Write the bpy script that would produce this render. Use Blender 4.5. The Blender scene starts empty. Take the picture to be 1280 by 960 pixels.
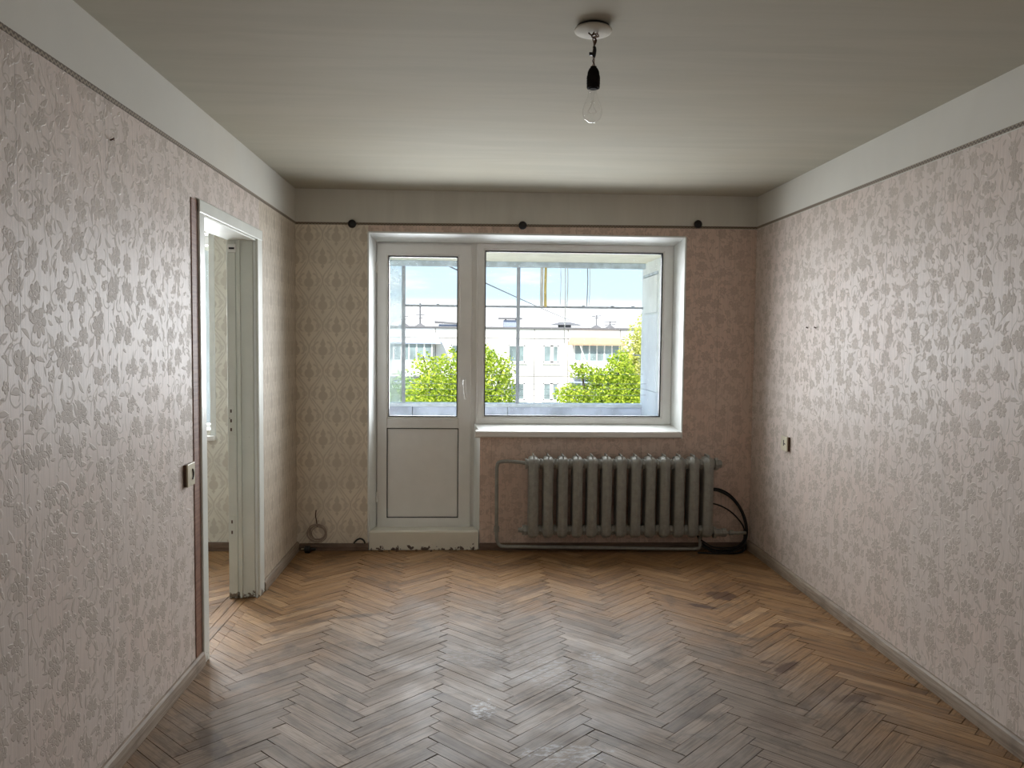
import bpy, bmesh, math, random
from mathutils import Vector, Matrix
R = random.Random(7)
SC = bpy.context.scene
COL = SC.collection
PI = math.pi

# ------------------------------------------------------------------ camera
F_PX, YAW, PITCH, ROLL, EYE = 1015.0, 0.0486, 0.0550, 0.0096, 1.4866
fw = Vector((math.sin(YAW)*math.cos(PITCH), math.cos(YAW)*math.cos(PITCH), -math.sin(PITCH)))
rt = Vector((math.cos(YAW), -math.sin(YAW), 0)); up = rt.cross(fw)
rt, up = rt*math.cos(ROLL)+up*math.sin(ROLL), up*math.cos(ROLL)-rt*math.sin(ROLL)
cam = bpy.data.objects.new('camera', bpy.data.cameras.new('camera')); COL.objects.link(cam)
cam.matrix_world = Matrix(((rt.x, up.x, -fw.x, 0), (rt.y, up.y, -fw.y, 0), (rt.z, up.z, -fw.z, EYE), (0, 0, 0, 1)))
cam.data.sensor_fit = 'HORIZONTAL'; cam.data.sensor_width = 36.0; cam.data.lens = F_PX/1280*36
cam.data.clip_start = 0.02; cam.data.clip_end = 500
SC.camera = cam

# ------------------------------------------------------------------ view, world, sun
vs = SC.view_settings
vs.view_transform = 'Standard'; vs.look = 'None'; vs.gamma = 1.0; vs.exposure = 0.0
vs.use_curve_mapping = False
SC.cycles.max_bounces = 8; SC.cycles.diffuse_bounces = 5; SC.cycles.glossy_bounces = 3; SC.cycles.transmission_bounces = 4; SC.cycles.transparent_max_bounces = 8

class NB:
    """small node-graph writer"""
    def __init__(self, tree): self.t = tree; self.n = tree.nodes; self.l = tree.links
    def put(self, sock, v):
        if v is None: return
        if isinstance(v, bpy.types.NodeSocket): self.l.new(v, sock)
        elif sock.type == 'VECTOR' and isinstance(v, (int, float)): sock.default_value = (v, v, v)
        elif sock.type == 'RGBA' and len(v) == 3: sock.default_value = (*v, 1)
        else: sock.default_value = v
    def m(self, op, a, b=None, c=None, clamp=False):
        n = self.n.new('ShaderNodeMath'); n.operation = op; n.use_clamp = clamp
        for i, v in enumerate((a, b, c)): self.put(n.inputs[i], v)
        return n.outputs[0]
    def add(self, a, b): return self.m('ADD', a, b)
    def sub(self, a, b): return self.m('SUBTRACT', a, b)
    def mul(self, a, b): return self.m('MULTIPLY', a, b)
    def mx(self, a, b): return self.m('MAXIMUM', a, b)
    def sm(self, x, lo, hi, o0=0.0, o1=1.0):
        n = self.n.new('ShaderNodeMapRange'); n.interpolation_type = 'SMOOTHSTEP'
        for i, v in enumerate((x, lo, hi, o0, o1)): self.put(n.inputs[i], v)
        return n.outputs[0]
    def xyz(self, x, y, z=0.0):
        n = self.n.new('ShaderNodeCombineXYZ')
        for i, v in enumerate((x, y, z)): self.put(n.inputs[i], v)
        return n.outputs[0]
    def sep(self, v):
        n = self.n.new('ShaderNodeSeparateXYZ'); self.l.new(v, n.inputs[0]); return n.outputs
    def pos(self): return self.sep(self.n.new('ShaderNodeNewGeometry').outputs['Position'])
    def noise(self, v, scale, detail=3.0, rough=0.55, dist=0.0):
        n = self.n.new('ShaderNodeTexNoise'); self.put(n.inputs['Vector'], v)
        n.inputs['Scale'].default_value = scale; n.inputs['Detail'].default_value = detail
        n.inputs['Roughness'].default_value = rough; n.inputs['Distortion'].default_value = dist
        return n.outputs['Fac']
    def voro(self, v, scale, rnd=1.0):
        n = self.n.new('ShaderNodeTexVoronoi'); n.voronoi_dimensions = '2D'; n.feature = 'F1'
        self.put(n.inputs['Vector'], v); n.inputs['Scale'].default_value = scale; n.inputs['Randomness'].default_value = rnd
        return n.outputs
    def mix(self, f, a, b, mode='MIX'):
        n = self.n.new('ShaderNodeMix'); n.data_type = 'RGBA'; n.blend_type = mode
        self.put(n.inputs[0], f); self.put(n.inputs[6], a); self.put(n.inputs[7], b)
        return n.outputs[2]
    def ramp(self, f, stops):
        n = self.n.new('ShaderNodeValToRGB'); e = n.color_ramp.elements
        while len(e) < len(stops): e.new(0.5)
        for k, (p, c) in zip(e, stops): k.position = p; k.color = (*c, 1)
        self.put(n.inputs[0], f); return n.outputs[0]
    def bump(self, h, strength, dist):
        n = self.n.new('ShaderNodeBump'); n.inputs['Strength'].default_value = strength; n.inputs['Distance'].default_value = dist
        self.put(n.inputs['Height'], h); return n.outputs[0]

world = bpy.data.worlds.new('world'); SC.world = world; world.use_nodes = True
wt = NB(world.node_tree); wt.n.clear()
tc = wt.n.new('ShaderNodeTexCoord').outputs['Generated']
dz = wt.sep(tc)[2]
base = wt.ramp(wt.sm(dz, -0.02, 0.6), [(0.0, (0.86, 0.88, 0.90)), (0.024, (0.86, 0.88, 0.90)), (0.036, (0.47, 0.62, 0.73)), (0.3, (0.36, 0.54, 0.72)), (1.0, (0.22, 0.40, 0.66))])
mp = wt.n.new('ShaderNodeMapping'); mp.inputs['Scale'].default_value = (1.0, 1.0, 5.0); wt.l.new(tc, mp.inputs[0])
cl = wt.sm(wt.noise(mp.outputs[0], 5.5, 5.0, 0.55), 0.45, 0.72)
skycol = wt.mix(wt.mul(cl, 0.8), base, (0.74, 0.79, 0.83))
bg = wt.n.new('ShaderNodeBackground'); wt.l.new(skycol, bg.inputs[0]); bg.inputs[1].default_value = 1.8
wo = wt.n.new('ShaderNodeOutputWorld'); wt.l.new(bg.outputs[0], wo.inputs[0])

def sun(name, frm, strength, angle, color):
    L = bpy.data.lights.new(name, 'SUN'); L.energy = strength; L.angle = math.radians(angle); L.color = color
    o = bpy.data.objects.new(name, L); COL.objects.link(o)
    o.rotation_euler = Vector(frm).to_track_quat('Z', 'Y').to_euler()
    return o
SUN = sun('sun', (-0.35, -0.62, 0.70), 9.0, 0.6, (1.0, 0.95, 0.86))                # stands behind our block, lights the block opposite
def daylight(name, x0, x1, z0, z1, y, power, color=(0.92, 0.965, 1.0)):
    L = bpy.data.lights.new(name, 'AREA'); L.shape = 'RECTANGLE'; L.size = x1-x0; L.size_y = z1-z0; L.energy = power; L.color = color; L.spread = math.radians(142)
    o = bpy.data.objects.new(name, L); COL.objects.link(o); o.location = ((x0+x1)/2, y, (z0+z1)/2); o.rotation_euler = (-math.radians(79), 0, 0)
    return o
# daylight entering through the three glazed openings
daylight('daylight_window', .10, 1.37, .93, 2.11, 6.08, 42.0)
daylight('daylight_balcony_door', -.60, -.12, .94, 2.06, 6.08, 29.0)
daylight('daylight_side_room', -3.14, -1.88, .87, 2.12, 6.08, 125.0)

# ------------------------------------------------------------------ dimensions (metres)
D, XL, XR, H = 5.666, -1.218, 1.987, 2.5          # far wall, left wall, right wall, ceiling
YB = -0.8                                         # wall behind the camera
XJ = -1.365                                       # side-room face of the left wall
YF = 5.87                                         # plane of the window frames
YO = 5.97                                         # outer face of the far wall
SX = -4.4                                         # side room's far side
ZP = 2.272                                        # top of the wallpaper

# ------------------------------------------------------------------ mesh helpers
class MB:
    def __init__(self): self.v = []; self.f = []; self.mi = []
    def poly(self, pts, mi=0):
        k = len(self.v); self.v += [tuple(p) for p in pts]; self.f.append(tuple(range(k, k+len(pts)))); self.mi.append(mi); return self
    def box(self, x0, x1, y0, y1, z0, z1, mi=0):
        k = len(self.v)
        self.v += [(x0,y0,z0),(x1,y0,z0),(x1,y1,z0),(x0,y1,z0),(x0,y0,z1),(x1,y0,z1),(x1,y1,z1),(x0,y1,z1)]
        for q in ((0,3,2,1),(4,5,6,7),(0,1,5,4),(1,2,6,5),(2,3,7,6),(3,0,4,7)):
            self.f.append(tuple(k+i for i in q)); self.mi.append(mi)
        return self
    def loft(self, rings, mi=0, caps=True, closed=True):
        k = len(self.v); n = len(rings[0])
        for r in rings: self.v += [tuple(p) for p in r]
        for i in range(len(rings)-1):
            for j in range(n if closed else n-1):
                a = k+i*n+j; b = k+i*n+(j+1) % n
                self.f.append((a, b, b+n, a+n)); self.mi.append(mi)
        if caps:
            self.f.append(tuple(reversed(range(k, k+n)))); self.mi.append(mi)
            self.f.append(tuple(range(k+(len(rings)-1)*n, k+len(rings)*n))); self.mi.append(mi)
        return self
    def tube(self, path, r, seg=8, mi=0):
        P = [Vector(p) for p in path]; rings = []
        rr = r if isinstance(r, (list, tuple)) else [r]*len(P)
        t0 = (P[1]-P[0]).normalized(); nrm = t0.orthogonal().normalized()
        for i, p in enumerate(P):
            t = ((P[min(i+1, len(P)-1)]-P[max(i-1, 0)])).normalized()
            nrm = (nrm - t*nrm.dot(t)); nrm = nrm.normalized() if nrm.length > 1e-6 else t.orthogonal().normalized()
            b = t.cross(nrm)
            rings.append([p + (nrm*math.cos(2*PI*j/seg)+b*math.sin(2*PI*j/seg))*rr[i] for j in range(seg)])
        return self.loft(rings, mi)
    def lathe(self, prof, origin, axis='z', seg=24, mi=0, caps=True):
        o = Vector(origin); rings = []
        for r, h in prof:
            ring = []
            for j in range(seg):
                a = 2*PI*j/seg; c, s = r*math.cos(a), r*math.sin(a)
                d = {'z': (c, s, h), '-y': (c, -h, s), 'x': (h, c, s), '-x': (-h, -c, s)}[axis]
                ring.append(o+Vector(d))
            rings.append(ring)
        return self.loft(rings, mi, caps)
    def build(self, name, mats, parent=None, smooth=False, bevel=0.0, seg=2):
        me = bpy.data.meshes.new(name); me.from_pydata(self.v, [], self.f); me.update()
        mats = mats if isinstance(mats, (list, tuple)) else [mats]
        for m in mats: me.materials.append(m)
        me.polygons.foreach_set('material_index', self.mi)
        bm = bmesh.new(); bm.from_mesh(me); bmesh.ops.recalc_face_normals(bm, faces=bm.faces); bm.to_mesh(me); bm.free()
        if smooth: me.shade_smooth(); me.set_sharp_from_angle(angle=math.radians(40))
        o = bpy.data.objects.new(name, me); COL.objects.link(o)
        if parent is not None: o.parent = parent
        if bevel:
            b = o.modifiers.new('bevel', 'BEVEL'); b.width = bevel; b.segments = seg; b.limit_method = 'ANGLE'; b.angle_limit = math.radians(35)
        return o
def tag(o, label, cat, kind=None, group=None):
    o['label'] = label; o['category'] = cat
    if kind: o['kind'] = kind
    if group: o['group'] = group
    return o
def empty(name, label, cat, kind=None, group=None):
    # thing roots stand at the world origin; their parts carry world coordinates
    o = bpy.data.objects.new(name, None); COL.objects.link(o); o.empty_display_size = 0.05
    return tag(o, label, cat, kind, group)
def box(name, dims, mat, parent=None, bevel=0.0):
    return MB().box(*dims).build(name, mat, parent, bevel=bevel)
def smooth_path(pts, n=8):
    P = [Vector(p) for p in pts]; P = [P[0]*2-P[1]]+P+[P[-1]*2-P[-2]]; out = []
    for i in range(1, len(P)-2):
        for k in range(n):
            t = k/n; a, b, c, d = P[i-1:i+3]
            out.append(0.5*((2*b)+(c-a)*t+(2*a-5*b+4*c-d)*t*t+(3*b-a-3*c+d)*t**3))
    out.append(P[-2]); return out

# ------------------------------------------------------------------ materials
def mat(name):
    m = bpy.data.materials.new(name); m.use_nodes = True; nb = NB(m.node_tree); nb.n.clear()
    out = nb.n.new('ShaderNodeOutputMaterial'); b = nb.n.new('ShaderNodeBsdfPrincipled'); nb.l.new(b.outputs[0], out.inputs[0])
    return m, nb, b
def plain(name, col, rough=0.5, spec=0.4, metal=0.0, var=0.12, scale=9.0, bump=0.0):
    m, nb, b = mat(name)
    n = nb.noise(nb.n.new('ShaderNodeNewGeometry').outputs['Position'], scale, 4.0)
    lo = tuple(c*(1-var) for c in col); hi = tuple(min(1, c*(1+var)) for c in col)
    nb.put(b.inputs['Base Color'], nb.mix(nb.sm(n, 0.3, 0.7), lo, hi))
    b.inputs['Roughness'].default_value = rough; b.inputs['Specular IOR Level'].default_value = spec; b.inputs['Metallic'].default_value = metal
    if bump: nb.put(b.inputs['Normal'], nb.bump(n, bump, 0.01))
    return m

def floral(name, horiz, bgc, fgc, rough=0.50, spec=0.30, contrast=1.0):
    """embossed paper: flowers, leaves, curls and stems on a finely ribbed ground"""
    m, nb, b = mat(name); P = nb.pos(); s = P[horiz]; t = P[2]
    w = nb.xyz(s, t)
    wn = nb.noise(nb.xyz(s, t), 9.0, 2.0)
    s2 = nb.add(s, nb.mul(nb.sub(wn, 0.5), 0.022)); t2 = nb.add(t, nb.mul(nb.sub(nb.noise(nb.xyz(t, s, 3.0), 9.0, 2.0), 0.5), 0.022))
    p2 = nb.xyz(s2, t2)
    def local(v, off):
        o = nb.n.new('ShaderNodeVectorMath'); o.operation = 'ADD'; nb.put(o.inputs[0], v); o.inputs[1].default_value = off
        return o.outputs[0]
    def cell(off, scale, rnd):
        q = local(p2, off); vo = nb.voro(q, scale, rnd)
        d = nb.n.new('ShaderNodeVectorMath'); d.operation = 'SUBTRACT'; nb.put(d.inputs[0], q); nb.put(d.inputs[1], vo['Position'])
        dx = nb.sep(d.outputs[0]); rc = nb.sep(vo['Color'])
        return dx[0], dx[1], rc
    # flowers
    def flowers(off, scale, size, petals):
        x, y, rc = cell(off, scale, 0.62)
        r = nb.m('SQRT', nb.add(nb.mul(x, x), nb.mul(y, y)))
        th = nb.add(nb.m('ARCTAN2', y, x), nb.mul(rc[0], 6.28))
        pet = nb.m('POWER', nb.m('ABSOLUTE', nb.m('COSINE', nb.mul(th, petals/2))), 0.6)
        rad = nb.mul(nb.add(0.55, nb.mul(pet, 0.45)), nb.add(size*0.75, nb.mul(rc[1], size*0.5)))
        body = nb.sm(nb.sub(r, rad), 0.0018, -0.0018)
        eye = nb.sm(nb.m('ABSOLUTE', nb.sub(r, nb.mul(rad, 0.30))), 0.0028, 0.0012)
        vein = nb.mul(nb.sm(nb.m('ABSOLUTE', nb.m('SINE', nb.mul(th, petals/2))), 0.94, 0.99), nb.sm(r, 0.010, 0.014))
        return nb.mul(body, nb.sub(1.0, nb.mul(nb.mx(eye, nb.mul(vein, 0.5)), 0.75))), body
    f1, b1 = flowers((0.0, 0.0, 0.0), 8.2, 0.035, 7.0)
    f2, b2 = flowers((5.3, 2.9, 0.0), 9.5, 0.017, 5.0)
    f1 = nb.mx(f1, f2); b1 = nb.mx(b1, b2)
    # leaves: lens shapes with a random turn
    def leaves(off, scale, ln, wd, keep):
        x, y, rc = cell(off, scale, 0.9)
        a = nb.mul(rc[0], 6.28); ca, sa = nb.m('COSINE', a), nb.m('SINE', a)
        u = nb.add(nb.mul(x, ca), nb.mul(y, sa)); v = nb.sub(nb.mul(y, ca), nb.mul(x, sa))
        v = nb.add(v, nb.mul(nb.mul(u, u), 9.0))
        k = nb.m('DIVIDE', u, ln)
        e = nb.sub(nb.m('ABSOLUTE', v), nb.mul(nb.sub(1.0, nb.mul(k, k)), wd))
        return nb.mul(nb.sm(e, 0.0010, -0.0012), nb.m('LESS_THAN', rc[1], keep))
    l1 = leaves((0.37, 0.21, 0.0), 15.0, 0.026, 0.0075, 0.62)
    l2 = leaves((1.37, 2.21, 0.0), 21.0, 0.016, 0.0055, 0.62)
    # curls: open arcs
    x, y, rc = cell((3.1, 1.7, 0.0), 9.5, 0.9)
    r = nb.m('SQRT', nb.add(nb.mul(x, x), nb.mul(y, y)))
    th = nb.m('SINE', nb.add(nb.m('ARCTAN2', y, x), nb.mul(rc[0], 6.28)))
    arc = nb.mul(nb.sm(nb.m('ABSOLUTE', nb.sub(r, nb.add(0.016, nb.mul(rc[1], 0.018)))), 0.0032, 0.0014), nb.sm(th, -0.35, -0.2))
    x, y, rc = cell((7.7, 4.2, 0.0), 11.5, 0.9)
    r = nb.m('SQRT', nb.add(nb.mul(x, x), nb.mul(y, y)))
    th = nb.m('SINE', nb.add(nb.m('ARCTAN2', y, x), nb.mul(rc[0], 6.28)))
    arc = nb.mx(arc, nb.mul(nb.sm(nb.m('ABSOLUTE', nb.sub(r, nb.add(0.013, nb.mul(rc[1], 0.014)))), 0.0032, 0.0014), nb.sm(th, -0.1, 0.1)))
    # wandering stems
    sw = nb.add(nb.mul(nb.m('SINE', nb.mul(t2, 11.8)), 0.045), nb.mul(nb.m('SINE', nb.add(nb.mul(t2, 27.0), nb.mul(s2, 9.0))), 0.016))
    fr = nb.m('PINGPONG', nb.add(s2, sw), 0.1325)
    stem = nb.mul(nb.sm(nb.m('ABSOLUTE', nb.sub(fr, 0.05)), 0.0032, 0.0014), nb.sm(nb.noise(w, 7.0, 1.0), 0.44, 0.48))
    pat = nb.mx(nb.mx(f1, nb.mul(l1, 0.9)), nb.mx(nb.mul(l2, 0.85), nb.mx(arc, stem)))
    line = nb.mx(nb.sub(b1, f1), nb.mx(arc, stem))
    rib = nb.noise(nb.xyz(nb.mul(s, 190.0), nb.mul(t, 4.0)), 1.0, 2.0)
    rib2 = nb.noise(nb.xyz(nb.mul(s, 45.0), nb.mul(t, 1.2)), 1.0, 2.0)
    blot = nb.noise(w, 2.2, 3.0)
    ground = nb.mix(nb.sm(blot, 0.35, 0.7), bgc, tuple(c*k for c, k in zip(bgc, (1.0, 0.95, 0.93))))
    ground = nb.mix(nb.mul(nb.sm(rib, 0.40, 0.68), 0.5), ground, tuple(c*0.74 for c in bgc))
    ground = nb.mix(nb.mul(nb.sm(rib2, 0.45, 0.7), 0.14), ground, tuple(c*0.75 for c in bgc))
    fade = nb.sm(nb.noise(w, 3.3, 2.0), 0.25, 0.6, 0.62, 1.0)
    col = nb.mix(nb.mul(nb.mul(pat, fade), contrast), ground, fgc)
    seam = nb.sm(nb.m('ABSOLUTE', nb.sub(nb.m('FLOORED_MODULO', nb.add(s, 0.13), 0.53), 0.265)), 0.0016, 0.0006)
    col = nb.mix(nb.mul(seam, 0.55), col, tuple(c*0.5 for c in fgc))
    nb.put(b.inputs['Base Color'], col)
    nb.put(b.inputs['Roughness'], nb.add(rough, nb.mul(pat, 0.10)))
    b.inputs['Specular IOR Level'].default_value = spec
    hgt = nb.add(nb.add(nb.mul(pat, 1.0), nb.mul(line, -0.8)), nb.add(nb.mul(rib, 0.55), nb.mul(seam, -1.0)))
    nb.put(b.inputs['Normal'], nb.bump(hgt, 0.65, 0.0016))
    return m

def damask(name, horiz, bgc, fgc, rough=0.5):
    m, nb, b = mat(name); P = nb.pos(); s, t = P[horiz], P[2]
    wob = nb.mul(nb.sub(nb.noise(nb.xyz(s, t), 30.0, 2.0), 0.5), 0.02)
    X = nb.add(nb.m('DIVIDE', s, 0.188), wob); Y = nb.add(nb.m('DIVIDE', t, 0.312), wob)
    def motif(ox, oy):
        x = nb.add(X, ox); y = nb.add(Y, oy)
        fx = nb.sub(x, nb.m('ROUND', x)); y = nb.sub(y, nb.m('ROUND', y)); ax = nb.m('ABSOLUTE', fx)
        def ell(cx, cy, rx, ry):
            u = nb.m('DIVIDE', nb.sub(ax, cx), rx); v = nb.m('DIVIDE', nb.sub(y, cy), ry)
            return nb.m('SQRT', nb.add(nb.mul(u, u), nb.mul(v, v)))
        def dia(cx, cy, rx, ry):
            return nb.add(nb.m('DIVIDE', nb.m('ABSOLUTE', nb.sub(ax, cx)), rx), nb.m('DIVIDE', nb.m('ABSOLUTE', nb.sub(y, cy)), ry))
        e = nb.sm(ell(0.0, -0.03, 0.17, 0.105), 1.12, 0.88)
        e = nb.mx(e, nb.sm(dia(0.0, 0.12, 0.10, 0.13), 1.15, 0.85))
        e = nb.mx(e, nb.sm(dia(0.0, -0.17, 0.065, 0.055), 1.2, 0.8))
        scroll = nb.mul(nb.sm(nb.m('ABSOLUTE', nb.sub(ell(0.10, 0.02, 0.24, 0.15), 1.0)), 0.20, 0.08), nb.sm(nb.m('ABSOLUTE', nb.sub(y, 0.05)), 0.17, 0.14))
        scroll = nb.mul(scroll, nb.sm(ax, 0.12, 0.18))
        curl = nb.sm(nb.m('ABSOLUTE', nb.sub(ell(0.34, 0.02, 0.07, 0.045), 1.0)), 0.5, 0.25)
        env = nb.add(0.25, nb.mul(nb.m('COSINE', nb.mul(nb.sub(y, 0.02), 6.2832)), 0.25))
        low = nb.mul(nb.sm(nb.m('ABSOLUTE', nb.sub(ax, nb.mul(env, 0.86))), 0.040, 0.018), nb.sm(y, -0.06, -0.10))
        roof = nb.mul(nb.sm(nb.m('ABSOLUTE', nb.sub(ax, nb.mul(env, 0.72))), 0.035, 0.015), nb.sm(y, 0.12, 0.16))
        return nb.mx(nb.mx(e, nb.mul(scroll, 0.85)), nb.mx(nb.mul(curl, 0.7), nb.mx(nb.mul(low, 0.8), nb.mul(roof, 0.7))))
    pat = nb.mx(motif(0.0, 0.0), motif(0.5, 0.5))
    grain = nb.noise(nb.xyz(s, t), 130.0, 3.0); blot = nb.noise(nb.xyz(s, t), 3.0, 3.0)
    g = nb.mix(nb.sm(blot, 0.35, 0.7), bgc, tuple(c*0.88 for c in bgc))
    g = nb.mix(nb.mul(nb.sm(grain, 0.5, 0.7), 0.2), g, tuple(c*0.7 for c in bgc))
    nb.put(b.inputs['Base Color'], nb.mix(nb.mul(pat, 0.85), g, fgc))
    b.inputs['Roughness'].default_value = rough; b.inputs['Specular IOR Level'].default_value = 0.45
    nb.put(b.inputs['Normal'], nb.bump(nb.add(pat, nb.mul(grain, 0.4)), 0.35, 0.001))
    return m

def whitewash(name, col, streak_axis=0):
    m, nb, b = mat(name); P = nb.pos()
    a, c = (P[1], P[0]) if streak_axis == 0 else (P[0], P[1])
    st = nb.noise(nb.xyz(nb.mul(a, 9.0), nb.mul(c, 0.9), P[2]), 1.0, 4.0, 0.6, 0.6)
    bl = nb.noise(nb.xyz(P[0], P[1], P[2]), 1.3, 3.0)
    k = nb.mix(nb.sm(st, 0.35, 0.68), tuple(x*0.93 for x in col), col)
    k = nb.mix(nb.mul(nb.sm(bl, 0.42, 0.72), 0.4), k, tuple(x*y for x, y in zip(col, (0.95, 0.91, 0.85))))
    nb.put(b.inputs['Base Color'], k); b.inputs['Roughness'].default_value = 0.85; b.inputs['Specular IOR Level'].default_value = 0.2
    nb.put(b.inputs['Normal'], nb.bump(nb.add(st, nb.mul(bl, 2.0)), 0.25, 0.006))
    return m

def old_wood(name, c0, c1, along):
    m, nb, b = mat(name); P = nb.pos(); i = along; j = 1-along
    g = nb.noise(nb.xyz(nb.mul(P[i], 4.0), nb.mul(P[j], 60.0), nb.mul(P[2], 90.0)), 1.0, 4.0, 0.6, 0.8)
    w = nb.noise(nb.xyz(P[0], P[1], P[2]), 6.0, 4.0)
    k = nb.mix(nb.sm(g, 0.3, 0.7), c0, c1); k = nb.mix(nb.mul(nb.sm(w, 0.5, 0.7), 0.5), k, tuple(x*0.55 for x in c0))
    nb.put(b.inputs['Base Color'], k); b.inputs['Roughness'].default_value = 0.6
    nb.put(b.inputs['Normal'], nb.bump(g, 0.3, 0.002))
    return m

def parquet():
    """worn oak blocks; 'grain' holds along/across in metres, 'tone' one random value for each block"""
    m, nb, b = mat('parquet_oak'); P = nb.pos()
    uv = nb.n.new('ShaderNodeUVMap'); uv.uv_map = 'grain'; u = nb.sep(uv.outputs[0])
    at = nb.n.new('ShaderNodeAttribute'); at.attribute_name = 'tone'; tone = at.outputs['Fac']
    g = nb.noise(nb.xyz(nb.mul(u[0], 7.0), nb.mul(u[1], 120.0), nb.mul(tone, 40.0)), 1.0, 4.0, 0.62, 0.5)
    g2 = nb.noise(nb.xyz(nb.mul(u[0], 2.0), nb.mul(u[1], 26.0), nb.mul(tone, 90.0)), 1.0, 3.0, 0.55, 1.2)
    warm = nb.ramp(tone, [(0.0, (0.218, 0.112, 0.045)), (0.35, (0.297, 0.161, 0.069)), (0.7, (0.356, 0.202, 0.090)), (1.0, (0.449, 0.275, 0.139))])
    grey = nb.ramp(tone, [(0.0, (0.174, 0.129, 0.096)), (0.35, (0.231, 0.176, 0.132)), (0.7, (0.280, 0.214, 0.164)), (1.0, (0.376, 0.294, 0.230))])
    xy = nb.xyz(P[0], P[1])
    # warm brown near far wall and edges; grey middle paints wear plus sky sheen
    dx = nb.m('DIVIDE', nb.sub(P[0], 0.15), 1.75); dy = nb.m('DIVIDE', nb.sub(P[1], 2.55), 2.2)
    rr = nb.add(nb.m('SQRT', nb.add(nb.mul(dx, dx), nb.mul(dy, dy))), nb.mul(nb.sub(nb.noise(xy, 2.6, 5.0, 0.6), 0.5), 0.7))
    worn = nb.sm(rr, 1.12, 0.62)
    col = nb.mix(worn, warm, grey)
    col = nb.mix(nb.mul(nb.sm(g, 0.40, 0.66), 0.75), col, nb.mix(0.55, col, (0.05, 0.032, 0.02)))
    col = nb.mix(nb.mul(nb.sm(g2, 0.52, 0.72), 0.5), col, (0.085, 0.055, 0.035))
    dirt = nb.noise(nb.xyz(P[0], P[1], 5.0), 5.0, 6.0, 0.68, 0.4)
    col = nb.mix(nb.mul(nb.sm(dirt, 0.50, 0.70), 0.55), col, (0.065, 0.047, 0.034))
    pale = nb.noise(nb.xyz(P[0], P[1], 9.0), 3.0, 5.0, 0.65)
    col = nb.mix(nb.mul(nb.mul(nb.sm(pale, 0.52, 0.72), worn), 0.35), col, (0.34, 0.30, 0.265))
    bn = nb.mul(nb.sub(nb.noise(xy, 22.0, 3.0, 0.65), 0.5), 1.5)
    def blob(cx, cy, rx, ry, ang, k):
        ca, sa = math.cos(ang), math.sin(ang); px, py = nb.sub(P[0], cx), nb.sub(P[1], cy)
        u_ = nb.m('DIVIDE', nb.add(nb.mul(px, ca), nb.mul(py, sa)), rx); v_ = nb.m('DIVIDE', nb.sub(nb.mul(py, ca), nb.mul(px, sa)), ry)
        d = nb.add(nb.m('SQRT', nb.add(nb.mul(u_, u_), nb.mul(v_, v_))), bn)
        return nb.mul(nb.sm(d, 1.1, 0.6), k)
    for a in ((1.47, 4.62, .10, .11, .6, .8), (1.30, 4.43, .09, .035, -.5, .8), (1.44, 3.57, .11, .035, .75, .75), (1.37, 3.63, .04, .02, -.4, .6),
              (1.66, 4.12, .12, .04, .1, .55), (1.60, 4.75, .2, .16, 0, .35), (1.62, 3.25, .14, .05, .2, .45), (1.2, 3.05, .1, .12, .4, .3)):
        col = nb.mix(blob(*a), col, (0.060, 0.024, 0.010))
    for a in ((-.62, 4.30, .16, .03, .3, .5), (-.95, 2.95, .05, .2, .6, .45)):
        col = nb.mix(blob(*a), col, (0.06, 0.042, 0.03))
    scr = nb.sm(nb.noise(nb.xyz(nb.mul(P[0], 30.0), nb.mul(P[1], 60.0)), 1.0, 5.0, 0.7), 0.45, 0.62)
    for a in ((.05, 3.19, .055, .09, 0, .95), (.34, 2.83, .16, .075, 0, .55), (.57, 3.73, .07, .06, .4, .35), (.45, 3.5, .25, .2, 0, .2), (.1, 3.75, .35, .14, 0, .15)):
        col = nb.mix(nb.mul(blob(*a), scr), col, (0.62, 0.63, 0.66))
    nb.put(b.inputs['Base Color'], col)
    ro = nb.add(nb.sm(nb.noise(xy, 3.5, 4.0), 0.3, 0.7, 0.44, 0.60), nb.mul(g, 0.14))
    nb.put(b.inputs['Roughness'], ro); b.inputs['Specular IOR Level'].default_value = 0.34
    nb.put(b.inputs['Normal'], nb.bump(nb.add(g, nb.mul(g2, 0.6)), 0.28, 0.0015))
    return m

def glass_pane(name, tint=(1, 1, 1), gloss=0.05, veil=0.0):
    m = bpy.data.materials.new(name); m.use_nodes = True; nb = NB(m.node_tree); nb.n.clear()
    out = nb.n.new('ShaderNodeOutputMaterial')
    tr = nb.n.new('ShaderNodeBsdfTransparent'); tr.inputs[0].default_value = (*tint, 1)
    gl = nb.n.new('ShaderNodeBsdfGlossy'); gl.inputs['Roughness'].default_value = 0.02
    fr = nb.n.new('ShaderNodeLayerWeight'); fr.inputs[0].default_value = 0.5
    mx = nb.n.new('ShaderNodeMixShader'); nb.l.new(nb.m('MULTIPLY_ADD', nb.m('POWER', fr.outputs['Facing'], 4.0), 0.6, 0.02, clamp=True), mx.inputs[0])
    nb.l.new(tr.outputs[0], mx.inputs[1]); nb.l.new(gl.outputs[0], mx.inputs[2]); last = mx.outputs[0]
    if veil:
        df = nb.n.new('ShaderNodeBsdfDiffuse'); df.inputs[0].default_value = (0.8, 0.85, 0.88, 1)
        m2 = nb.n.new('ShaderNodeMixShader'); n = nb.noise(nb.n.new('ShaderNodeNewGeometry').outputs['Position'], 6.0, 4.0)
        nb.l.new(nb.sm(n, 0.3, 0.7, veil*0.6, veil*1.3), m2.inputs[0]); nb.l.new(last, m2.inputs[1]); nb.l.new(df.outputs[0], m2.inputs[2]); last = m2.outputs[0]
    nb.l.new(last, out.inputs[0]); return m

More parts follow.
